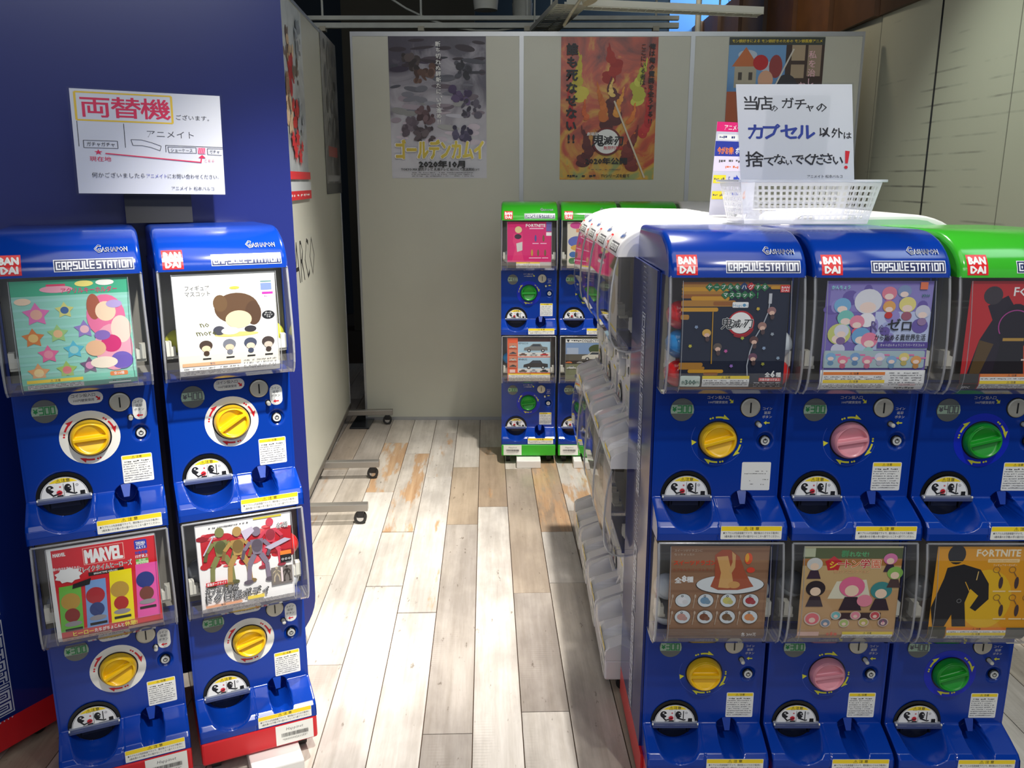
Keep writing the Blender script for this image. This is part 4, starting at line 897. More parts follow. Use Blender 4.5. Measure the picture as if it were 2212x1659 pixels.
def plank(x0, y0, y1, tone, wear):
    L_ = round(y1 - y0, 2); k = L_
    if k not in pm_cache:
        mb = MB(); mb.box(.0015, .0012, -.006, PW - .0015, L_ - .0010, 0, PLANK, .0); q = .0012
        o = mb.build('p'); 
        for v in o.data.vertices:
            if v.co.z > -.001:
                pass
        pm_cache[k] = o.data; bpy.data.objects.remove(o)
    o = link('floor_plank', pm_cache[k], floor); o.color = (tone, wear, 0, 1)
    a = math.atan(-.0298); o.rotation_euler = (0, 0, -a); o.location = (x0 - .0298 * (y0 - 1.9), y0, random.uniform(-.0006, 0)); o.rotation_euler = (0, 0, .0298)
for c in range(-15, 17):
    x0 = .034 + PW * c
    if c in joints: js = joints[c]; tn = tones[c]
    else:
        js = []; y = .4 + random.random() * .9
        while y < 6.2: js.append(y); y += random.choice((.72, 1.0, 1.35, 1.6))
        tn = [random.choice((.0, .2, .35, .6, .75)) if random.random() < .8 else (.4, .22) for _ in range(len(js) + 1)]
    ys = [(-.2 if abs(c) < 8 else .8)] + [j for j in js if j > 0.9] + [5.9 if js[-1] < 5.4 else 6.9]
    if js[-1] < 5.4 : pass
    for i in range(len(ys) - 1):
        t = tn[min(i, len(tn) - 1)]; t, w = t if isinstance(t, tuple) else (t, .0)
        if abs(c) >= 11 and ys[i + 1] < 2.2: continue
        plank(x0, ys[i], ys[i + 1], t + random.uniform(-.03, .03), w)

# ------------------------------------------------------------------ walls, ceiling
mb = MB(); mb.box(-5, -3, 4.0, 5, 12, 4.1, mat('ceiling_black', (26, 30, 34), .9)); mb.build('ceiling', None, kind='structure')
mb = MB(); mb.box(-5, 9.6, 0, 1.66, 9.7, 4.0, mat('back_dark', (42, 48, 54), .9)); wb = mb.build('wall_back', None, kind='structure')
BW = mat('blue_wall', (92, 142, 196), .6, vary=.05, scale=2)
for i in range(5):
    mb = MB(); mb.box(1.66 + i * .62, 9.58 + .003 * i, 0, 2.272 + i * .62, 9.66, 4.0, BW); mb.build('blue_panel', wb)
mb = MB(); mb.box(-5, 3, 0, -4.9, 12, 4.0, mat('left_dark', (60, 64, 66), .9)); mb.build('wall_left', None, kind='structure')
# right wall: whitewashed panels, brown timber fascia above
def scuff_mat():
    m, nt, b = newmat('whitewashed_panel'); N = nt.nodes.new; L = nt.links.new
    tc = N('ShaderNodeTexCoord'); mp = N('ShaderNodeMapping'); mp.inputs['Scale'].default_value = (1, .9, 1); L(tc.outputs['Object'], mp.inputs[0])
    br = N('ShaderNodeTexWave'); br.wave_type = 'BANDS'; br.bands_direction = 'Z'; br.inputs['Scale'].default_value = 3.9; br.inputs['Distortion'].default_value = .25; br.inputs['Detail'].default_value = 2; L(mp.outputs[0], br.inputs['Vector'])
    r = N('ShaderNodeValToRGB'); r.color_ramp.elements[0].position = .012; r.color_ramp.elements[1].position = .05; r.color_ramp.elements[0].color = (1, 1, 1, 1); r.color_ramp.elements[1].color = (0, 0, 0, 1); L(br.outputs['Fac'], r.inputs[0])
    n = N('ShaderNodeTexNoise'); n.inputs['Scale'].default_value = 2.6; n.inputs['Detail'].default_value = 5; L(mp.outputs[0], n.inputs['Vector'])
    r2 = N('ShaderNodeValToRGB'); r2.color_ramp.elements[0].position = .5; r2.color_ramp.elements[1].position = .68; L(n.outputs['Fac'], r2.inputs[0])
    mu = N('ShaderNodeMath'); mu.operation = 'MULTIPLY'; L(r.outputs[0], mu.inputs[0]); L(r2.outputs[0], mu.inputs[1])
    x = N('ShaderNodeMix'); x.data_type = 'RGBA'; L(mu.outputs[0], x.inputs[0]); x.inputs[6].default_value = (*lin((176, 178, 160)), 1); x.inputs[7].default_value = (*lin((122, 122, 112)), 1)
    L(x.outputs[2], b.inputs['Base Color']); b.inputs['Roughness'].default_value = .6; return m
SC = scuff_mat()
def wallx(y): return 2.15 - .0446 * (y - 4.72)
mb = MB(); mb.add([(wallx(1) + .03, 1, 0), (wallx(10) + .03, 10, 0), (wallx(10) + .03, 10, 3.05), (wallx(1) + .03, 1, 3.05)], [(0, 1, 2, 3)], BLACK); wr = mb.build('wall_right', None, kind='structure')
SEAMS = [4.56 + .66 * k for k in range(-5, 8)]
for a, b in zip(SEAMS, SEAMS[1:]):
    mb = MB(); ga = .011 if abs(a - 4.56) < .01 else .0015; gb = .002
    pts = [(wallx(a + ga), a + ga), (wallx(b - gb), b - gb)]
    (xa, ya), (xb, yb) = pts
    mb.add([(xa, ya, 0), (xb, yb, 0), (xb, yb, 2.4), (xa, ya, 2.4), (xa + .03, ya, 0), (xb + .03, yb, 0), (xb + .03, yb, 2.4), (xa + .03, ya, 2.4)], [(0, 1, 2, 3), (0, 3, 7, 4), (1, 5, 6, 2), (3, 2, 6, 7)], SC); mb.build('wall_panel', wr)
for q in SEAMS[1:-1]:
    hw_ = .008 if abs(q - 4.56) < .01 else .0025; mb = MB(); mb.box(wallx(q) - .0015, q - hw_, 0, wallx(q) + .01, q + hw_, 2.4, BLACK if hw_ > .005 else mat('seam_grey', (120, 120, 108), .7)); mb.build('seam_strip', wr)
TB = [mat('timber_%d' % i, c, .55, vary=.18, scale=6) for i, c in enumerate(((92, 60, 34), (70, 50, 36), (104, 68, 36), (62, 48, 40), (84, 56, 34)))]
y = 3.24; i = 0
while y < 10:
    w = .66; mb = MB(); mb.box(wallx(y) - .05, y + .006, 2.4, wallx(y) + .02, y + w - .006, 3.05, TB[(i * 3) % 5]); mb.build('timber_board', wr); y += w; i += 1

# back partition wall: three white system panels with aluminium edging
for i in range(3):
    x0 = -.93 + i * .985; yb = 5.19
    t = thing('partition_panel', ('leftmost tall white partition panel at the back of the aisle', 'middle tall white partition panel behind the green capped machines', 'rightmost tall white partition panel beside the whitewashed wall')[i], 'panel', (x0, yb, 0), 0, 'white partition panels at the back')
    mb = MB(); mb.box(.012, .0, .02, .973, .035, 2.285, PANEL); mb.build('panel_sheet', t)
    mb = MB(); mb.box(0, -.004, .0, .0125, .04, 2.31, ALU); mb.box(.9725, -.004, 0, .985, .04, 2.31, ALU); mb.box(.0125, -.004, 2.285, .9725, .04, 2.31, ALU); mb.box(.0125, -.004, .0, .9725, .04, .02, ALU); mb.build('frame', t)
    if i == 0:
        mb = MB(); mb.box(-.065, -.21, 0.001, .055, .24, .010, mat('foot_plate', (66, 68, 72), .25, .7), .002); mb.build('foot_plate', t)

# posters
def poster_mat(name, stops, scale=3, dist=1.5, stretch=(1, 1, 1)):
    m, nt, b = newmat(name); N = nt.nodes.new; L = nt.links.new; tc = N('ShaderNodeTexCoord'); mp = N('ShaderNodeMapping'); mp.inputs['Scale'].default_value = stretch; L(tc.outputs['Object'], mp.inputs[0])
    n = N('ShaderNodeTexNoise'); n.inputs['Scale'].default_value = scale; n.inputs['Detail'].default_value = 5; n.inputs['Distortion'].default_value = dist; L(mp.outputs[0], n.inputs['Vector'])
    sp = N('ShaderNodeSeparateXYZ'); L(tc.outputs['Object'], sp.inputs[0])
    ma = N('ShaderNodeMath'); ma.operation = 'MULTIPLY_ADD'; ma.inputs[1].default_value = stops[0]; ma.inputs[2].default_value = stops[1]; L(sp.outputs['Z'], ma.inputs[0])
    ad = N('ShaderNodeMath'); ad.operation = 'ADD'; L(ma.outputs[0], ad.inputs[0]); L(n.outputs['Fac'], ad.inputs[1])
    r = N('ShaderNodeValToRGB'); e = r.color_ramp.elements
    for i, (p, c) in enumerate(stops[2]):
        q = e[i] if i < 2 else e.new(p); q.position = p; q.color = (*lin(c), 1)
    L(ad.outputs[0], r.inputs[0]); L(r.outputs[0], b.inputs['Base Color']); b.inputs['Roughness'].default_value = .3; return m
def poster(label, loc, rz, w, h, m, draw, group=None):
    """paper sheet hung on a wall; local x right, z up, origin bottom left"""
    mb = MB(); mb.box(0, 0, 0, w, .0016, h, m); f = lambda u, v, o: (u / 100 * w, -o, h - v / 150 * h)
    p = PR(f, mb, .00006, .0002); draw(p); o = mb.build('poster', None, label=label, category='poster'); o.location = loc; o.rotation_euler = (0, 0, rz)
    if group: o['group'] = group
    return o
def draw_gold(p):
    rd = random.Random(11)
    for i in range(70):   # plain cloud banks, dark above and pale below
        y = rd.uniform(4, 112); x = rd.uniform(4, 96); rx = rd.uniform(5, 13); rx = min(rx, x - .5, 99.5 - x); k = min(1, max(0, (y - 30 + rd.uniform(-18, 18)) / 70)); c = [int(a + (b_ - a) * k) for a, b_ in zip((50, 42, 58), (204, 200, 208))]
        p.ell(x, y, rx, rd.uniform(1.2, 3.6), ink(c[0] // 12 * 12, c[1] // 12 * 12, c[2] // 12 * 12), 14, rot=rd.uniform(-12, 12))
    for cx, cy, c in ((24, 30, (58, 44, 44)), (36, 40, (84, 58, 46)), (78, 36, (42, 42, 54)), (74, 62, (74, 54, 98)), (84, 76, (60, 56, 72)), (38, 82, (88, 62, 66)), (22, 94, (84, 74, 88)), (76, 100, (62, 58, 88)), (36, 102, (74, 60, 70))):
        for i in range(14): p.ell(cx + rd.uniform(-9, 9), cy + rd.uniform(-8, 8), rd.uniform(1.5, 5), rd.uniform(1.2, 4.5), ink(*[max(20, v // 6 * 6 + q9) for q9 in (rd.choice((-18, -6, 6, 18, 30)),) for v in c]), 11, rot=rd.uniform(0, 180))
    p.vtext('断ち切れぬ絆新たに、', 51, 10, 5.6, K('w'), .03, up=-1, pitch=1.08); p.vtext('いざ進め!!', 51, 67, 5.6, K('w'), .03, up=-1, pitch=1.0)
    gold = mat('gold_foil', (206, 184, 84), .25, .7); U(p, 'ゴールデンカムイ', 51, 120, 22, K('w'), .09, w=92); U(p, 'ゴールデンカムイ', 51, 120, 22, gold, .05, w=91)
    U(p, '2020年10月', 53, 135, 8, K('k'), .07, w=48); U(p, 'TOKYO MX 読売テレビ 札幌テレビ BS11にて放送開始ッ!!', 51, 140.5, 3.4, K('k'), .03, w=82)
    for i in range(3): p.dashes(20, 144 + i * 1.9, 86, 1, K('d'), i, .7)
def draw_fire(p):
    rd = random.Random(5)
    def flame(x, y, w, h, c, lean=0):
        for k in range(9):
            t = k / 8; q = rd.choice((-10, 0, 10)); a = rd.uniform(-.25, .25) * w * (1 - t)
            p.ell(min(92, max(8, x + a + lean * t * 2 + math.sin(t * 5 + x) * w * .18)), y - h * t, min(7.5, max(.8, w * (1 - t) ** .8 * .55)), h * .13, ink(*[max(16, min(250, v + q)) for v in c]), 14, rot=rd.uniform(-25, 25))
    for x, y, w, h, c, l in ((22, 62, 15, 44, (206, 190, 64), -3), (78, 66, 15, 40, (196, 196, 70), 4), (50, 44, 22, 34, (170, 40, 22), 2), (12, 92, 8, 36, (186, 36, 28), -2), (88, 100, 9, 44, (190, 34, 32), 3), (50, 92, 26, 46, (92, 30, 28), 3), (44, 84, 9, 34, (206, 110, 34), -2), (60, 80, 8, 26, (226, 150, 50), 2),
                             (30, 132, 16, 36, (96, 26, 20), -3), (72, 136, 18, 40, (120, 34, 22), 3), (52, 60, 6, 16, (232, 196, 110), 1), (28, 84, 6, 18, (214, 96, 34), -2), (74, 88, 6, 18, (222, 120, 40), 2)): flame(x, y, w, h, c, l)
    for i in range(30): p.ell(rd.uniform(6, 94), rd.uniform(95, 140), rd.uniform(.4, 1.4), rd.uniform(.3, .7), ink(226, 120, 40), 8, rot=rd.uniform(0, 180))
    p.line(56, 66, 90, 148, 1.8, ink(214, 200, 176))
    p.vtext('誰も死なせない!!', 11.5, 13, 12.5, K('k'), .06, up=-1, pitch=1.06); p.vtext('俺は俺の責務を全うする!!', 94, 10, 6.6, K('k'), .04, up=-1, pitch=1.06); p.vtext('ここにいる者は、', 85, 10, 6.2, K('k'), .02, up=-1, pitch=1.0)
    p.ring(49, 109, 13, 15, ink(110, 22, 20), 30); p.ell(49, 109, 13, 13, K('w'), 28)
    for ch, x, s in (('鬼', 40, 14), ('滅', 50.5, 10), ('の', 56, 5), ('刃', 62, 11)): p.text(ch, x, 108, s, K('k'), .04, up=-1)
    U(p, '劇場版', 34, 101, 4, K('w'), .02); U(p, '無限列車編', 56, 116, 4.4, K('r'), .02, w=20); U(p, '2020年公開', 49, 130, 7.5, K('k'), .05, w=44); U(p, 'TVシリーズを経て', 59, 146, 4.2, K('k'), .03, w=30); p.dashes(8, 146, 40, 3, K('k'), 4, .8); p.dashes(32, 139, 66, 1, K('d'), 2)
def draw_town(p):
    p.ell(20, 18, 10, 5, ink(190, 205, 222), 16); p.ell(42, 30, 12, 5, ink(190, 205, 222), 16); p.rect(60, 0, 100, 60, ink(64, 46, 40)); p.rect(66, 8, 80, 24, ink(176, 156, 128)); p.rect(83, 8, 97, 40, ink(160, 140, 118)); p.rect(66, 28, 80, 42, ink(170, 150, 124))
    p.P([(4, 30), (18, 10), (32, 30)], ink(198, 112, 62)); p.rect(7, 30, 30, 52, ink(178, 170, 150)); p.rect(11, 36, 15, 44, ink(70, 62, 56)); p.rect(22, 36, 26, 44, ink(70, 62, 56)); p.rect(0, 56, 40, 150, ink(176, 90, 52))
    for x, y, rx, ry, c in ((34, 26, 8, 8, (190, 34, 40)), (50, 30, 7, 12, (150, 60, 60)), (40, 44, 8, 10, (220, 170, 140)), (62, 52, 12, 14, (50, 46, 52)), (24, 60, 14, 10, (150, 36, 40)), (58, 66, 14, 10, (200, 196, 190)), (44, 70, 12, 8, (196, 190, 80))): p.ell(x, y, rx, ry, ink(*c), 20)
    p.line(46, 60, 68, 12, 1.6, ink(214, 210, 200)); p.rect(0, 0, 100, 8, ink(60, 66, 60)); U(p, 'モン娘好きによる モン娘好きのための モン娘医療アニメ', 50, 4, 3.6, ink(222, 200, 50), .03, w=94)
    p.vtext('私を治して', 88, 18, 8.5, ink(235, 190, 200), .02, up=-1, pitch=1.1); p.vtext('お医者', 79, 50, 8.5, ink(235, 190, 200), .02, up=-1, pitch=1.1)
YP = 5.1868
poster('misty dark purple poster with large gold lettering on the left back panel', (-.712, YP, 1.494), 0, .562, .80, poster_mat('poster_mist', (-1.1, .62, [(.05, (42, 36, 50)), (.40, (72, 66, 82)), (.66, (176, 172, 182)), (1.0, (200, 200, 208))]), 4, 1.0), draw_gold, 'anime posters on the back partition')
poster('fiery red and yellow poster with black vertical lettering on the middle back panel', (.283, YP, 1.486), 0, .558, .795, poster_mat('poster_fire', (-.35, .12, [(.20, (84, 26, 20)), (.45, (190, 70, 28)), (.62, (214, 168, 50)), (.75, (150, 160, 90))]), 5, 1.8), draw_fire, 'anime posters on the back partition')
poster('blue sky town poster with pink vertical lettering on the right back panel', (1.248, YP, 1.485), 0, .55, .795, poster_mat('poster_sky', (.3, 0, [(.3, (56, 110, 176)), (.7, (110, 160, 210))]), 3, .5), draw_town, 'anime posters on the back partition')

# rolling partition on the left with posters
ang = math.atan2(.0667, .9978)                # plane runs along +Y leaning to -X
pr = thing('rolling_partition', 'tall white rolling partition on steel feet with two narrow posters', 'partition', (-.92, 3.7, 0), R(90) + ang)
# local x runs along the partition (away from the camera), local -y faces the aisle (+X world)
mb = MB(); mb.box(-.9, .0, .12, 1.45, .03, 2.21, PANEL); mb.build('panel_sheet', pr)
mb = MB(); mb.box(-.9, -.003, 2.21, 1.45, .033, 2.225, ALU); mb.box(1.45, -.003, .11, 1.462, .033, 2.225, ALU); mb.box(-.9, -.004, .095, 1.462, .034, .121, mat('rail_grey', (120, 114, 106), .35, .5)); mb.build('frame', pr)
RAILG = mat('foot_grey', (150, 146, 140), .3, .6)
for lx in (-.2, .39, 1.38):
    mb = MB(); mb.box(lx - .02, -.27, .062, lx + .02, .28, .095, RAILG, .003); f = mb.build('foot_bar', pr)
    for ly in (-.235, .25):
        mb = MB(); mb.tube((lx - .012, ly, .028), (lx + .012, ly, .028), .028, CASTER, 18); mb.tube((lx - .0135, ly, .028), (lx + .0135, ly, .028), .015, CHROME, 14); mb.box(lx - .017, ly - .016, .030, lx + .017, ly + .014, .062, BLACK, .004); mb.build('caster', f)
mb = MB(); q = PR(lambda u, v, o: (u, -o, v), mb); q.text('PARCO', .085, 1.142, .27, K('k'), -.012, w=.60); mb.build('shop_lettering', pr)
def draw_side1(p):
    rd = random.Random(3)
    for cx, cy, n, c in ((30, 34, 14, (104, 84, 70)), (44, 40, 10, (206, 176, 140)), (40, 56, 16, (196, 44, 46)), (62, 52, 8, (126, 108, 92)), (28, 84, 14, (198, 170, 138)), (52, 82, 12, (200, 44, 42)), (74, 84, 12, (166, 172, 180)), (20, 68, 10, (150, 116, 90)), (76, 24, 14, (150, 156, 162))):
        for i in range(n): q9 = rd.choice((-20, -6, 8, 20)); p.ell(cx + rd.uniform(-11, 11), cy + rd.uniform(-11, 11), rd.uniform(2, 6), rd.uniform(2, 8), ink(*[max(20, min(245, v + q9)) for v in c]), 10, rot=rd.uniform(0, 180))
    for x, y, s in ((34, 104, 14), (52, 102, 16), (42, 112, 16), (60, 116, 14), (70, 108, 10)): p.star(x, y, s * .6, ink(214, 44, 52), 7, .55)
    p.rect(0, 128, 100, 134, ink(214, 44, 52)); p.rect(0, 136, 100, 143, ink(196, 200, 202)); p.rect(0, 143, 100, 150, ink(206, 36, 46)); p.dashes(8, 146.5, 90, 2, K('w'), 3)
def draw_side2(p):
    p.rect(20, 104, 80, 114, ink(150, 66, 58)); p.rect(10, 132, 90, 138, ink(150, 150, 152)); [p.ell(20 + (i * 37) % 60, 10 + (i * 23) % 90, 7, 5 + i % 7, ink(*[(64, 60, 58), (92, 92, 96), (112, 110, 108)][i % 3]), 10) for i in range(24)]; p.rect(0, 140, 100, 150, ink(74, 74, 74))
d = Vector((-.0667, .9978, 0)); base = Vector((-.92, 3.7, 0)); nrm = Vector((.9978, .0667, 0))
def on_part(u, z, off=.004): q = base + d * u + nrm * off; return (q.x, q.y, z)
PG = 'posters on the rolling partition'
poster('pale poster with red lettering and red lower strip, nearer on the left partition', on_part(-.23, 1.40), R(90) + ang, .56, .80, poster_mat('poster_pale', (.25, 0, [(.35, (150, 156, 160)), (.7, (206, 212, 214))]), 5, 1.5), draw_side1, PG)
poster('dark grey faded poster, the farther one on the left partition', on_part(.90, 1.41), R(90) + ang, .58, .82, poster_mat('poster_dark', (.2, 0, [(.35, (60, 58, 56)), (.6, (120, 118, 116)), (.75, (150, 150, 148))]), 6, 1.5), draw_side2, PG)

# ------------------------------------------------------------------ tall blue board behind the left machines
bd = thing('display_board', 'tall dark blue board with rounded lower corner behind the left machines', 'board', (-.6135, 2.417, 0), math.atan2(.42, .907))
def rounded_board(x0, x1, z0, z1, r, th, m):
    pts = [(x0, z0), (x0, z1), (x1, z1)]; n = 12
    for i in range(n + 1): a = R(0 - 90 * i / n); pts.append((x1 - r + r * math.cos(a), z0 + r + r * math.sin(a)))
    mb = MB(); k = len(pts); vs = [(x, 0, z) for x, z in pts] + [(x, th, z) for x, z in pts]
    mb.add(vs, [tuple(range(k)), tuple(range(2 * k - 1, k - 1, -1))] + [(i, (i + 1) % k, k + (i + 1) % k, k + i) for i in range(k)], m); return mb
rounded_board(-.75, 0, .055, 2.5, .17, .02, BOARD_BLUE).build('board_sheet', bd)
mb = MB(); mb.box(-.5, .0, 0, -.42, .06, .06, BLACK, .004); mb.box(-.2, .0, 0, -.14, .05, .06, BLACK, .004); mb.build('board_foot', bd)
bd2 = thing('display_board', 'second dark blue board set at an angle at the left edge', 'board', (-1.275, 2.14, 0), R(151))
rounded_board(.02, .8, .055, 2.5, .1, .02, BOARD_BLUE).build('board_sheet', bd2)
mb = MB(); mb.box(.3, -.02, 0, .36, .06, .06, BLACK, .004); mb.build('board_foot', bd2)

# ------------------------------------------------------------------ machines
GL, GR, GW, GG = 'blue two tier capsule machines on the left', 'blue two tier capsule machines in the right front row', 'white two tier capsule machines along the aisle', 'capsule machines with green and white caps at the back wall'
R_ = 'ring'; T_ = 'tri'; B_ = 'blue'
machine('blue capsule machine with teal star card above and red heroes card below, far left', (-.965, 1.856, 0), R(24.9), BLUE, BLUE, RED, [(card_teal, 300, YK, 2, R_, 0, 'faded'), (card_heroes, 300, YK, 28, R_, 0, 'full')], GL, foot=())
machine('blue capsule machine with white mascot card above and skeleton figure card below, beside the aisle', (-.683, 1.987, 0), R(24.9), BLUE, BLUE, RED, [(card_mascot, 400, YK, 32, R_, 0, 'faded'), (card_figures, 300, YK, 16, R_, 0, 'full')], GL, foot=(.03,), side=None)
machine('blue capsule machine seen side on at the left frame edge with red base strip', (-1.551, 1.843, 0), R(-29), BLUE, BLUE, RED, [(None, 300, YK, 0, R_, 0, 'full'), (None, 300, YK, 0, R_, 0, 'full')], GL, side=1, foot=())
machine('blue capped machine with navy cable mascot card and brown dragon card, yellow knobs', (.466, 1.837, 0), 0, BLUE, BLUE, RED, [(card_cable, 300, YK, 16, T_, 0, 'worn'), (card_dragon, 300, YK, 0, T_, 3, 'full')], GR, side=-1, foot=())
machine('blue capped machine with purple card above and school card below, pink knobs', (.764, 1.836, 0), 0, BLUE, BLUE, RED, [(card_zero, 300, PK, 9, T_, 2, 'full'), (card_school, 300, PK, 9, T_, 2, 'full')], GR, foot=())
machine('green capped machine with red card above and orange card below, green knobs, far right', (1.062, 1.834, 0), 0, GREEN, BLUE, GREEN, [(card_red, 400, GK, 14, B_, 0, 'full'), (card_orange, 400, GK, 18, B_, 0, 'full')], GR, capkind='green', foot=())
ws = [('nearest', 2.37), ('second nearest', 2.67), ('third nearest', 2.975), ('farthest', 3.272)]
cw = [card_plain((214, 206, 190), (200, 190, 110), (190, 170, 130)), card_plain((206, 196, 196), (150, 60, 110), (190, 170, 180)), card_plain((220, 110, 180), (60, 140, 90), (230, 170, 210)), card_plain((210, 60, 130), (50, 130, 80), (225, 120, 170))]
for i, (nm, yy) in enumerate(ws):
    machine('white capsule machine facing the aisle, %s of four' % nm, (.363 - .008 * (yy - 2.37), yy, 0), R(-90), WHITE, WHITE, WHITE, [(cw[i], 300, WK, 10, T_, 0, 'full'), (card_plain((190, 180, 174), (150, 140, 140), (206, 190, 180)), 300, WK, 0, T_, 0, 'full')], GW, capkind='white', foot=())
for i, yy in enumerate((2.37, 2.67)):
    machine(('white capsule machine facing the right wall with mint end, nearest behind the basket', 'second white capsule machine facing the right wall, behind the mint ended one')[i], (1.085, yy, 0), R(90), WHITE, WHITE, WHITE, [(None, 300, WK, 10, T_, 0, 'full'), (None, 300, WK, 0, T_, 0, 'full')], 'white capsule machines facing the right wall', capkind='white', foot=(), mside=MINT).scale = (1, 1, 1.014)
gm = [('green capped machine at the back with pink card and two car cards, leftmost', GREEN, 'green', card_pink, card_cars, 400, 300),
      ('green capped machine at the back with cream slime card above a white car card', GREEN, 'green', card_slimes, card_rotary, 300, 400),
      ('green capped machine at the back mostly hidden behind the white machines', GREEN, 'green', None, None, 300, 300),
      ('white capped machine at the back beside the third green capped one', WHITE, 'white', None, None, 300, 300)]
for i, (lb, cp, kd, c1, c2, p1, p2) in enumerate(gm):
    machine(lb, (.088 + .302 * i, 4.41, 0), 0, cp, BLUE if i < 3 else WHITE, cp, [(c1, p1, GK, 2, B_ if i != 1 else T_, 0, 'full'), (c2, p2, GK, 8, B_ if i != 1 else T_, 0, 'full')], GG, capkind=kd, asset=-1, foot=(.0,))

# ------------------------------------------------------------------ capsules inside the windows
def capsule_mesh(top, bot):
    mb = MB(); n, m = 18, 8; r = .031
    for s, mt in ((1, top), (-1, bot)):
        vs = []; fs = []
        for j in range(m + 1):
            a = R(90 * j / m)
            for i in range(n): t = 2 * math.pi * i / n; vs.append((r * math.cos(a) * math.cos(t), r * math.cos(a) * math.sin(t), s * r * math.sin(a)))
        for j in range(m):
            for i in range(n):
                q = (j * n + i, j * n + (i + 1) % n, (j + 1) * n + (i + 1) % n, (j + 1) * n + i); fs.append(q if s > 0 else q[::-1])
        mb.add(vs, fs, mt, True)
    mb.tube((0, 0, -.002), (0, 0, .002), r + .001, top, 18, cap=False); o = mb.build('p'); d_ = o.data; bpy.data.objects.remove(o); return d_
CW = mat('capsule_white', (205, 212, 218), .2)
CAPS = {'red': capsule_mesh(mat('capsule_red', (214, 44, 44), .15), mat('capsule_red2', (200, 70, 70), .2)), 'blue': capsule_mesh(mat('capsule_blue', (40, 140, 210), .15), mat('capsule_blue2', (30, 110, 170), .2)),
        'white': capsule_mesh(CW, CW), 'lime': capsule_mesh(mat('capsule_lime', (206, 206, 50), .15), CW), 'grey': capsule_mesh(mat('capsule_grey', (120, 124, 130), .2), CW)}
def capsule(kind, mloc, rz, x, y, z, label, tilt=0):
    o = link('capsule', CAPS[kind], None, label=label, category='capsule'); c, s = math.cos(rz), math.sin(rz)
    y = min(y, -.004); o.location = (mloc[0] + x * c - y * s, mloc[1] + x * s + y * c, z); o.rotation_euler = (R(tilt), R(tilt * .7), 0); return o
m1 = (.466, 1.837); KU = K_LOW + TIER
for kd, x, y, z, lb, ti in (('red', -.106, -.042, KU + .166, 'lowest red capsule at the left of the navy cable card', 10), ('blue', -.106, -.042, KU + .229, 'bright blue capsule at the left of the navy cable card', 25), ('red', -.106, -.042, KU + .292, 'red capsule directly above the bright blue one, left of the navy card', 20),
                            ('blue', -.051, -.040, KU + .196, 'dark blue capsule just behind the lower left edge of the navy card', 120), ('blue', -.051, -.040, KU + .260, 'dark blue capsule just behind the middle left edge of the navy card', 100), ('red', -.051, -.040, KU + .323, 'red capsule just behind the upper left edge of the navy card', 50),
                            ('red', .106, -.040, KU + .166, 'red capsule low right of the navy cable card', 40), ('white', .106, -.040, KU + .229, 'white capsule right of the navy cable card', 10), ('blue', .045, -.040, KU + .197, 'blue capsule behind the lower right edge of the navy card', 70)):
    capsule(kd, m1, 0, x, y, z, lb, ti)
A, B = (-.965, 1.856), (-.683, 1.987)
capsule('lime', B, R(24.9), -.104, .01, KU + .205, 'lime capsule left of the white mascot card', 30); capsule('lime', B, R(24.9), .106, .01, KU + .21, 'lime capsule right of the white mascot card', 10)
capsule('red', B, R(24.9), .104, -.028, K_LOW + .262, 'red capsule right of the skeleton figure card', 90); capsule('grey', B, R(24.9), -.104, .02, K_LOW + .22, 'grey capsule left of the skeleton figure card', 40); capsule('white', B, R(24.9), .102, -.02, K_LOW + .168, 'white capsule low right of the skeleton figure card', 40)
capsule('grey', A, R(24.9), -.102, .03, K_LOW + .2, 'grey capsule left of the red heroes card', 10)
capsule('white', m1, 0, -.104, -.02, K_LOW + .24, 'pale capsule left of the brown dragon card', 40); capsule('grey', m1, 0, -.1, .03, K_LOW + .166, 'grey capsule low behind the brown dragon card', 0); capsule('white', m1, 0, .104, -.02, K_LOW + .235, 'pale capsule right of the brown dragon card', 20)
capsule('grey', (.764, 1.836), 0, -.104, .0, K_LOW + .24, 'grey capsule left of the school card', 20); capsule('grey', (1.062, 1.834), 0, -.104, .0, K_LOW + .23, 'grey capsule left of the orange card', 20)
g1 = (.088, 4.41); capsule('white', g1, 0, -.106, -.02, KU + .19, 'white capsule left of the pink card at the back', 0); capsule('blue', g1, 0, -.106, -.02, K_LOW + .25, 'pale blue capsule left of the two car cards', 30)

# ------------------------------------------------------------------ signs
def sheet(name, label, corners, draw, hgt, category='sign', paper=None, back=None, lam=True):
    """laminated sheet through a 2D frame: corners = bottom-left point, right vector, up vector; u 0..100, v 0..hgt downwards"""
    O, rx, up = (Vector(c) for c in corners); n = rx.cross(up).normalized()
    mb = MB(); f = lambda u, v, o: tuple(O + rx * (u / 100) + up * (1 - v / hgt) + n * o)
    pm = paper or mat('paper_white', (238, 236, 238), .35)
    vs = [f(0, hgt, 0), f(100, hgt, 0), f(100, 0, 0), f(0, 0, 0)]; vs2 = [f(0, hgt, -.0009), f(100, hgt, -.0009), f(100, 0, -.0009), f(0, 0, -.0009)]
    mb.add(vs + vs2, [(0, 1, 2, 3), (7, 6, 5, 4), (0, 4, 5, 1), (1, 5, 6, 2), (2, 6, 7, 3), (3, 7, 4, 0)], pm)
    p = PR(f, mb, .00004, .0002); draw(p); t = thing(name, label, category); o = mb.build('printed_sheet', t)
    if lam:
        l = MB(); e = 1.6; l.add([f(-e, hgt + e, .0001), f(100 + e, hgt + e, .0001), f(100 + e, -e, .0001), f(-e, -e, .0001)], [(0, 1, 2, 3)], clear('laminate', (.9, .92, .94), .08, .8)); l.build('laminate_edge', t)
    return t, f
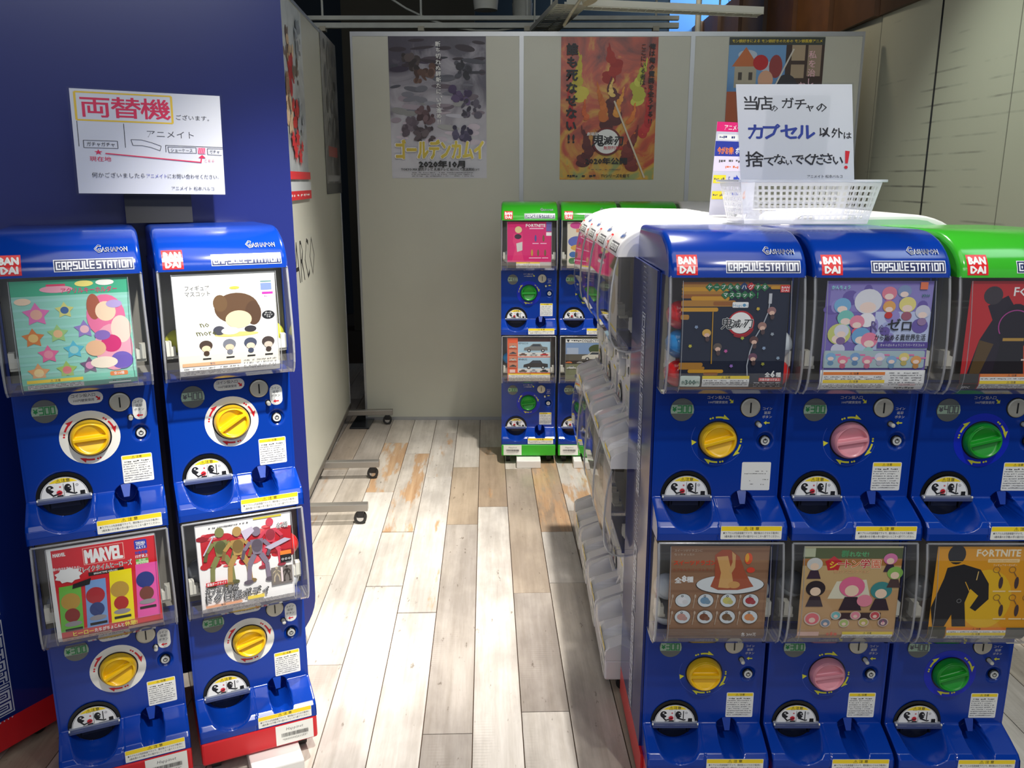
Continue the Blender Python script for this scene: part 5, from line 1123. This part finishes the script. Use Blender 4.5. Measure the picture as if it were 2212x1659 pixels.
def draw_change(p):
    pk = ink(214, 40, 84); ye = ink(226, 190, 60); bk = ink(48, 48, 58)
    for a in ((3, 3, 66, 3), (66, 3, 66, 29), (66, 29, 3, 29), (3, 29, 3, 3)): p.line(*a, 1.5, ye)
    for ch, x in (('両', 15.5), ('替', 35.5), ('機', 55)): p.text(ch, x, 16.5, 21, pk, .022, up=-1)
    U(p, 'ございます。', 80, 23, 5.5, bk, .0, w=23); U(p, 'アニメイト', 64, 40, 8, bk, -.008, w=32)
    for a in ((3, 30, 3, 54), (33, 31, 33, 54), (6, 48, 28, 48), (28, 48, 28, 55), (28, 55, 6, 55), (6, 55, 6, 48)): p.line(*a, .45, bk)
    U(p, 'ガチャガチャ', 17, 51.5, 4.4, bk, .01, w=18); p.star(15, 59, 2.8, pk, 5, .4, -90); U(p, '現在地', 16, 65.5, 5, pk, .01, w=14)
    for a, b in (((37, 46), (44, 46)), ((44, 46), (51, 48.5)), ((51, 48.5), (57, 51.5)), ((57, 51.5), (56, 56)), ((56, 56), (50, 53)), ((50, 53), (44, 51.5)), ((44, 51.5), (38, 51.5)), ((38, 51.5), (37, 46)), ((60, 50.5), (100, 51)), ((60, 50.5), (60, 57)), ((61.5, 52), (81, 52)), ((81, 52), (81, 57.5)), ((81, 57.5), (62, 57.5)), ((62, 57.5), (61.5, 52)), ((89, 52.5), (100, 52.5)), ((89, 52.5), (89, 58.5)), ((89, 58.5), (99, 59))): p.line(*a, *b, .4, bk)
    U(p, 'ショーケース', 71, 55, 4, bk, .0, w=15); U(p, 'ガチャ', 94, 55.6, 4, bk, .0, w=7); p.rect(82.2, 52, 87.4, 58, ink(240, 150, 175))
    for i in range(4): p.line(82.4 + i * 1.2, 57.8, 83.6 + i * 1.2, 52.2, .5, pk)
    p.line(19.5, 60, 84, 66.5, 1.0, pk); p.line(83.8, 66.8, 84.6, 61, .9, pk); p.P([(85, 59), (87.4, 62.2), (82.2, 62.0)], pk); U(p, 'こちら', 90, 65, 3.6, pk, -.005, w=7)
    U(p, '何かございましたら', 27, 81, 5.4, bk, .0, w=35); U(p, 'アニメイト', 52.5, 81, 4.6, ink(80, 84, 170), .0, w=14); U(p, 'にお問い合わせください。', 78, 81, 5, bk, .0, w=36); U(p, 'アニメイト 松本パルコ', 77, 93, 4.4, bk, .0, w=30)
# the tall board plane: p0=(-.61,2.41), dir (.907,.42)
BL = Vector((-1.037, 2.079, 1.4505)); BRt = Vector((-.733, 2.2195, 1.4455)); TL = Vector((-1.033, 2.081, 1.690))
sheet('change_machine_sign', 'handwritten white sign with red kanji and route map above the left machines', (BL, BRt - BL, TL - BL), draw_change, 76.0 * 1.3)
mb = MB(); a = Vector((-.962, 2.150, 0)); b_ = Vector((-.82, 2.216, 0)); dd = (b_ - a); nn = Vector((-dd.y, dd.x, 0)).normalized() * .012
zz = (1.3765, 1.62); mb.add([(*a.xy, zz[0]), (*b_.xy, zz[0]), (*b_.xy, zz[1]), (*a.xy, zz[1]), (*(a + nn).xy, zz[0]), (*(b_ + nn).xy, zz[0]), (*(b_ + nn).xy, zz[1]), (*(a + nn).xy, zz[1])], [(0, 1, 2, 3), (4, 7, 6, 5), (0, 4, 5, 1), (1, 5, 6, 2), (2, 6, 7, 3), (3, 7, 4, 0)], mat('black_card', (30, 31, 34), .6)); mb.build('sign_stand', None, label='black upright holder card behind the route map sign', category='stand')

TR = bpy.data.materials.new('paper_translucent'); TR.use_nodes = True; nt = TR.node_tree; nt.nodes.clear(); o_ = nt.nodes.new('ShaderNodeOutputMaterial'); dn = nt.nodes.new('ShaderNodeBsdfDiffuse'); dn.inputs[0].default_value = (.86, .86, .88, 1); tn_ = nt.nodes.new('ShaderNodeBsdfTranslucent'); tn_.inputs[0].default_value = (.80, .80, .84, 1); mx = nt.nodes.new('ShaderNodeMixShader'); mx.inputs[0].default_value = .22; nt.links.new(dn.outputs[0], mx.inputs[1]); nt.links.new(tn_.outputs[0], mx.inputs[2]); nt.links.new(mx.outputs[0], o_.inputs[0])
def draw_bin(p):
    k = ink(32, 32, 38)
    for ch, x, y, s in (('当', 12, 19, 15), ('店', 24, 19, 15), ('の', 32, 24, 8), ('ガ', 44, 19, 12), ('チ', 55, 20, 12), ('ャ', 63, 23, 9), ('の', 73, 23, 11)): p.text(ch, x, y, s, k, .022, up=-1)
    for ch, x in (('カ', 15), ('プ', 29), ('セ', 44), ('ル', 59)): p.text(ch, x, 48, 17, ink(36, 56, 140), .04, up=-1)
    for ch, x, y, s in (('以', 75, 48, 10.5), ('外', 86, 49, 10.5), ('は', 95, 51.5, 8)): p.text(ch, x, y, s, k, .022, up=-1)
    for ch, x, y, s in (('捨', 13, 76, 17), ('て', 25.5, 78, 11), ('な', 35, 76, 12), ('い', 43, 79, 7), ('で', 51, 76, 12), ('く', 60, 76, 13), ('だ', 68, 76, 13), ('さ', 77, 75, 12), ('い', 86, 77, 11)): p.text(ch, x, y, s, k, .022, up=-1)
    p.P([(92.5, 67), (96.5, 67.5), (94.5, 80), (92.2, 80)][::-1], K('r')); p.ell(92.8, 84, 1.6, 1.7, K('r'), 12)
    U(p, 'アニメイト 松本パルコ', 74, 93.5, 3.6, k, .0, w=31)
st, _ = sheet('capsule_bin_sign', 'white handwritten sign with blue katakana standing in front of the basket', ((.541, 2.060, 1.4820), (.268, 0, 0), (-.025, 0, .214)), draw_bin, 97, paper=TR)
mb = MB(); mb.box(.59, 2.0645, 1.484, .737, 2.0665, 1.676, mat('grey_card', (150, 150, 152), .6)); mb.build('backing_card', st)
# basket with real openings
bk_ = thing('plastic_basket', 'translucent white plastic basket with square openings on the machine tops', 'basket', (.716, 2.10, 1.3775))
BP = clear('milky_plastic', (.86, .88, .92), .2, 1.2, .42)
def wall_lattice(P0, P1, P2, P3, nu, nv, mb, mu=.06, mv=.10, solid=0.0):
    """bottom-left, bottom-right, top-right, top-left; openings in a grid"""
    P = [Vector(q) for q in (P0, P1, P2, P3)]
    def at(u, v): return (P[0] * (1 - u) + P[1] * u) * (1 - v) + (P[3] * (1 - u) + P[2] * u) * v
    us = [0, mu + solid]; du = (1 - 2 * mu - solid) / nu
    for i in range(nu): us += [mu + solid + du * (i + .28), mu + solid + du * (i + .82)]
    us.append(1); vs = [0]; dv = (1 - 2 * mv) / nv
    for j in range(nv): vs += [mv + dv * (j + .2), mv + dv * (j + .8)]
    vs.append(1); us = sorted(set(us)); 
    V = []; Fc = []
    for v in vs:
        for u in us: V.append(at(u, v))
    n = len(us)
    for j in range(len(vs) - 1):
        for i in range(n - 1):
            if j % 2 == 1 and i >= 2 and (i - 2) % 2 == 0 and i < n - 2: continue
            Fc.append((j * n + i, j * n + i + 1, (j + 1) * n + i + 1, (j + 1) * n + i))
    mb.add(V, Fc, BP)
bw, tw, bd_, td, hh = .150, .170, .085, .118, .101
mb = MB(); wall_lattice((-bw, 0, 0), (bw, 0, 0), (tw, -.02, hh), (-tw, -.02, hh), 19, 6, mb, .05, .08, .06); wall_lattice((bw, 2 * bd_, 0), (-bw, 2 * bd_, 0), (-tw, 2 * bd_ + .02, hh), (tw, 2 * bd_ + .02, hh), 19, 6, mb)
wall_lattice((-bw, 2 * bd_, 0), (-bw, 0, 0), (-tw, -.02, hh), (-tw, 2 * bd_ + .02, hh), 10, 6, mb); wall_lattice((bw, 0, 0), (bw, 2 * bd_, 0), (tw, 2 * bd_ + .02, hh), (tw, -.02, hh), 10, 6, mb); mb.build('lattice_wall', bk_)
mb = MB(); mb.box(-bw, 0, -.001, bw, 2 * bd_, .001, BP); mb.build('basket_floor', bk_)
mb = MB(); mb.box(-tw - .008, -.03, hh - .002, tw + .008, -.018, hh + .004, BP, .001); mb.box(-tw - .008, 2 * bd_ + .018, hh - .002, tw + .008, 2 * bd_ + .03, hh + .004, BP, .001); mb.box(-tw - .008, -.018, hh - .002, -tw + .002, 2 * bd_ + .018, hh + .004, BP, .001); mb.box(tw - .002, -.018, hh - .002, tw + .008, 2 * bd_ + .018, hh + .004, BP, .001); mb.build('rim', bk_)
def draw_points(p):
    p.rect(0, 0, 100, 14, ink(226, 40, 120)); U(p, 'アニメイト', 40, 8, 9, K('w'), .02, w=46); U(p, 'ポイント', 80, 8, 7, K('w'), .02, w=26); p.rect(4, 18, 92, 26, K('w')); p.dashes(8, 22, 80, 4, K('n'), 3)
    p.rect(0, 28, 100, 50, ink(44, 60, 160)); U(p, '今がお得!', 24, 42, 11, K('o'), .05, w=36); U(p, 'ポイント', 64, 42, 11, K('w'), .04, w=34); p.rect(0, 50, 100, 72, ink(226, 216, 240)); p.dashes(4, 57, 70, 5, K('d'), 2); p.dashes(12, 66, 70, 4, ink(224, 110, 60), 5)
    for y, a, b in ((84, '5', '10'), (108, '3', '6')): p.rect(2, y - 6, 30, y + 6, ink(244, 220, 50)); p.dashes(4, y, 28, 4, K('d'), 7); U(p, a, 38, y, 11, ink(60, 70, 160), .0); p.P([(48, y - 3), (54, y - 3), (54, y - 6), (62, y), (54, y + 6), (54, y + 3), (48, y + 3)], ink(44, 70, 190)); U(p, b, 76, y, 17, K('o'), .06)
sheet('point_campaign_sign', 'pink and violet printed price sheet standing left of the basket', ((.598, 2.62, 1.378), (.155, .09, .0), (.010, 0, .272)), draw_points, 138, paper=mat('paper_violet', (236, 230, 246), .4))

# ------------------------------------------------------------------ overhead fittings
PIPE = mat('galvanised', (200, 202, 190), .5, .0, vary=.1, scale=8); TRAYM = mat('cable_tray_grey', (225, 225, 212), .6); IV = mat('ivory_plastic', (190, 184, 160), .5)
tr = thing('lighting_track', 'pair of long horizontal grey rails hung above the back partition', 'rail', (0, 6, 2.5))
mb = MB(); mb.box(-1.75, -.02, .010, 1.1, .02, .035, PIPE); mb.box(-1.75, -.02, -.040, 1.1, .02, -.008, PIPE); mb.build('rail', tr)
for x in (-1.25, -.6, .1, .26, .95): mb = MB(); mb.tube((x, 0, .03), (x, 0, 1.5), .008, PIPE, 8); mb.box(x - .02, -.03, -.06, x + .02, .03, -.03, IV); mb.build('hanger', tr)
tr2 = thing('lighting_track', 'short grey rail ending before the blue lit wall', 'rail', (0, 6.2, 2.45)); mb = MB(); mb.box(.5, -.02, -.02, 1.32, .02, .012, PIPE); mb.build('rail', tr2); mb = MB(); mb.tube((1.27, 0, .0), (1.27, 0, 1.5), .02, PIPE, 8); mb.build('hanger', tr2)
dk = thing('duct_pipe', 'fat pale ribbed pipe hanging down above the back partition', 'pipe', (-.19, 6.6, 2.68)); mb = MB()
for i in range(12): mb.tube((0, 0, i * .1), (0, 0, i * .1 + .1), .085, TRAYM, 20, r2=.095, cap=(i == 0))
mb.build('duct_section', dk)
dk = thing('duct_pipe', 'darker pipe beside the pale ribbed pipe overhead', 'pipe', (.08, 7.0, 2.70)); mb = MB()
for i in range(12): mb.tube((0, 0, i * .1), (0, 0, i * .1 + .1), .075, PIPE, 20, r2=.08, cap=(i == 0))
mb.build('duct_section', dk)
def tray_run(label, p0, p1, w):
    t = thing('cable_tray', label, 'cable tray', p0); P0, P1 = Vector(p0), Vector(p1); d3 = P1 - P0; L0 = d3.length; t.rotation_euler = (0, 0, math.atan2(d3.y, d3.x)); s = d3.z / math.hypot(d3.x, d3.y)
    mb = MB(); n = max(4, int(L0 / .05)); sh = lambda x, y, z: (x, y, z + s * x)
    for i in range(n):
        x0, x1 = L0 * (i + .14) / n, L0 * (i + 1) / n; mb.add([sh(x0, -w / 2, 0), sh(x1, -w / 2, 0), sh(x1, w / 2, 0), sh(x0, w / 2, 0)], [(0, 1, 2, 3)], TRAYM)
    for y in (-w / 2, w / 2, 0): mb.add([sh(0, y - .006, -.001), sh(L0, y - .006, -.001), sh(L0, y + .006, -.001), sh(0, y + .006, -.001)], [(0, 1, 2, 3)], TRAYM)
    mb.build('tray_bottom', t); mb = MB()
    for y in (-w / 2, w / 2): mb.add([sh(0, y, -.005), sh(L0, y, -.005), sh(L0, y, .035), sh(0, y, .035)], [(0, 1, 2, 3)], TRAYM)
    mb.build('tray_side', t); mb = MB()
    for x in (L0 * .2, L0 * .8): mb.tube(sh(x, w / 2, .03), (x, w / 2, 1.5), .006, PIPE, 6)
    mb.build('hanger', t)
tray_run('perforated white cable tray running away from the camera overhead', (.335, 5.0, 2.42), (.20, 5.95, 2.42), .17)
tray_run('long perforated cable tray crossing toward the timber fascia', (.30, 5.12, 2.43), (1.42, 5.2, 2.40), .10)
sl = thing('spotlight_fixture', 'small ivory ceiling spotlight on a bracket beside the cable tray', 'lamp', (.38, 4.80, 2.42)); mb = MB(); mb.tube((0, 0, .06), (.03, -.02, -.03), .034, IV, 16, r2=.042); mb.build('lamp_head', sl); mb = MB(); mb.box(-.012, -.01, .05, .012, .012, 1.5, IV); mb.path([(-.01, 0, 0), (-.06, .1, -.06), (-.09, .25, -.1)], .009, IV); mb.build('bracket', sl)
for i, (pts, lb) in enumerate((([(.2 + .1 * k, 5.5, 2.66 + .06 * math.cos(k * .7)) for k in range(14)], 'thin cable looping above the tray'), ([(-.9 - .0 + .16 * k, 6.4, 2.75 - .012 * k * (9 - k)) for k in range(10)], 'drooping dark cable above the rolling partition'))):
    mb = MB(); mb.path([Vector(q) for q in pts], .008, TRAYM if i == 0 else PIPE, 6); mb.build('cable', None, label=lb, category='cable')
mb = MB(); mb.box(-1.6, 8.5, 0, -.35, 8.6, 4.0, mat('pillar_brown', (76, 72, 60), .8)); mb.build('pillar', None, kind='structure')
print('objects', len(bpy.data.objects), 'tris', sum(len(m.polygons) for m in bpy.data.meshes))
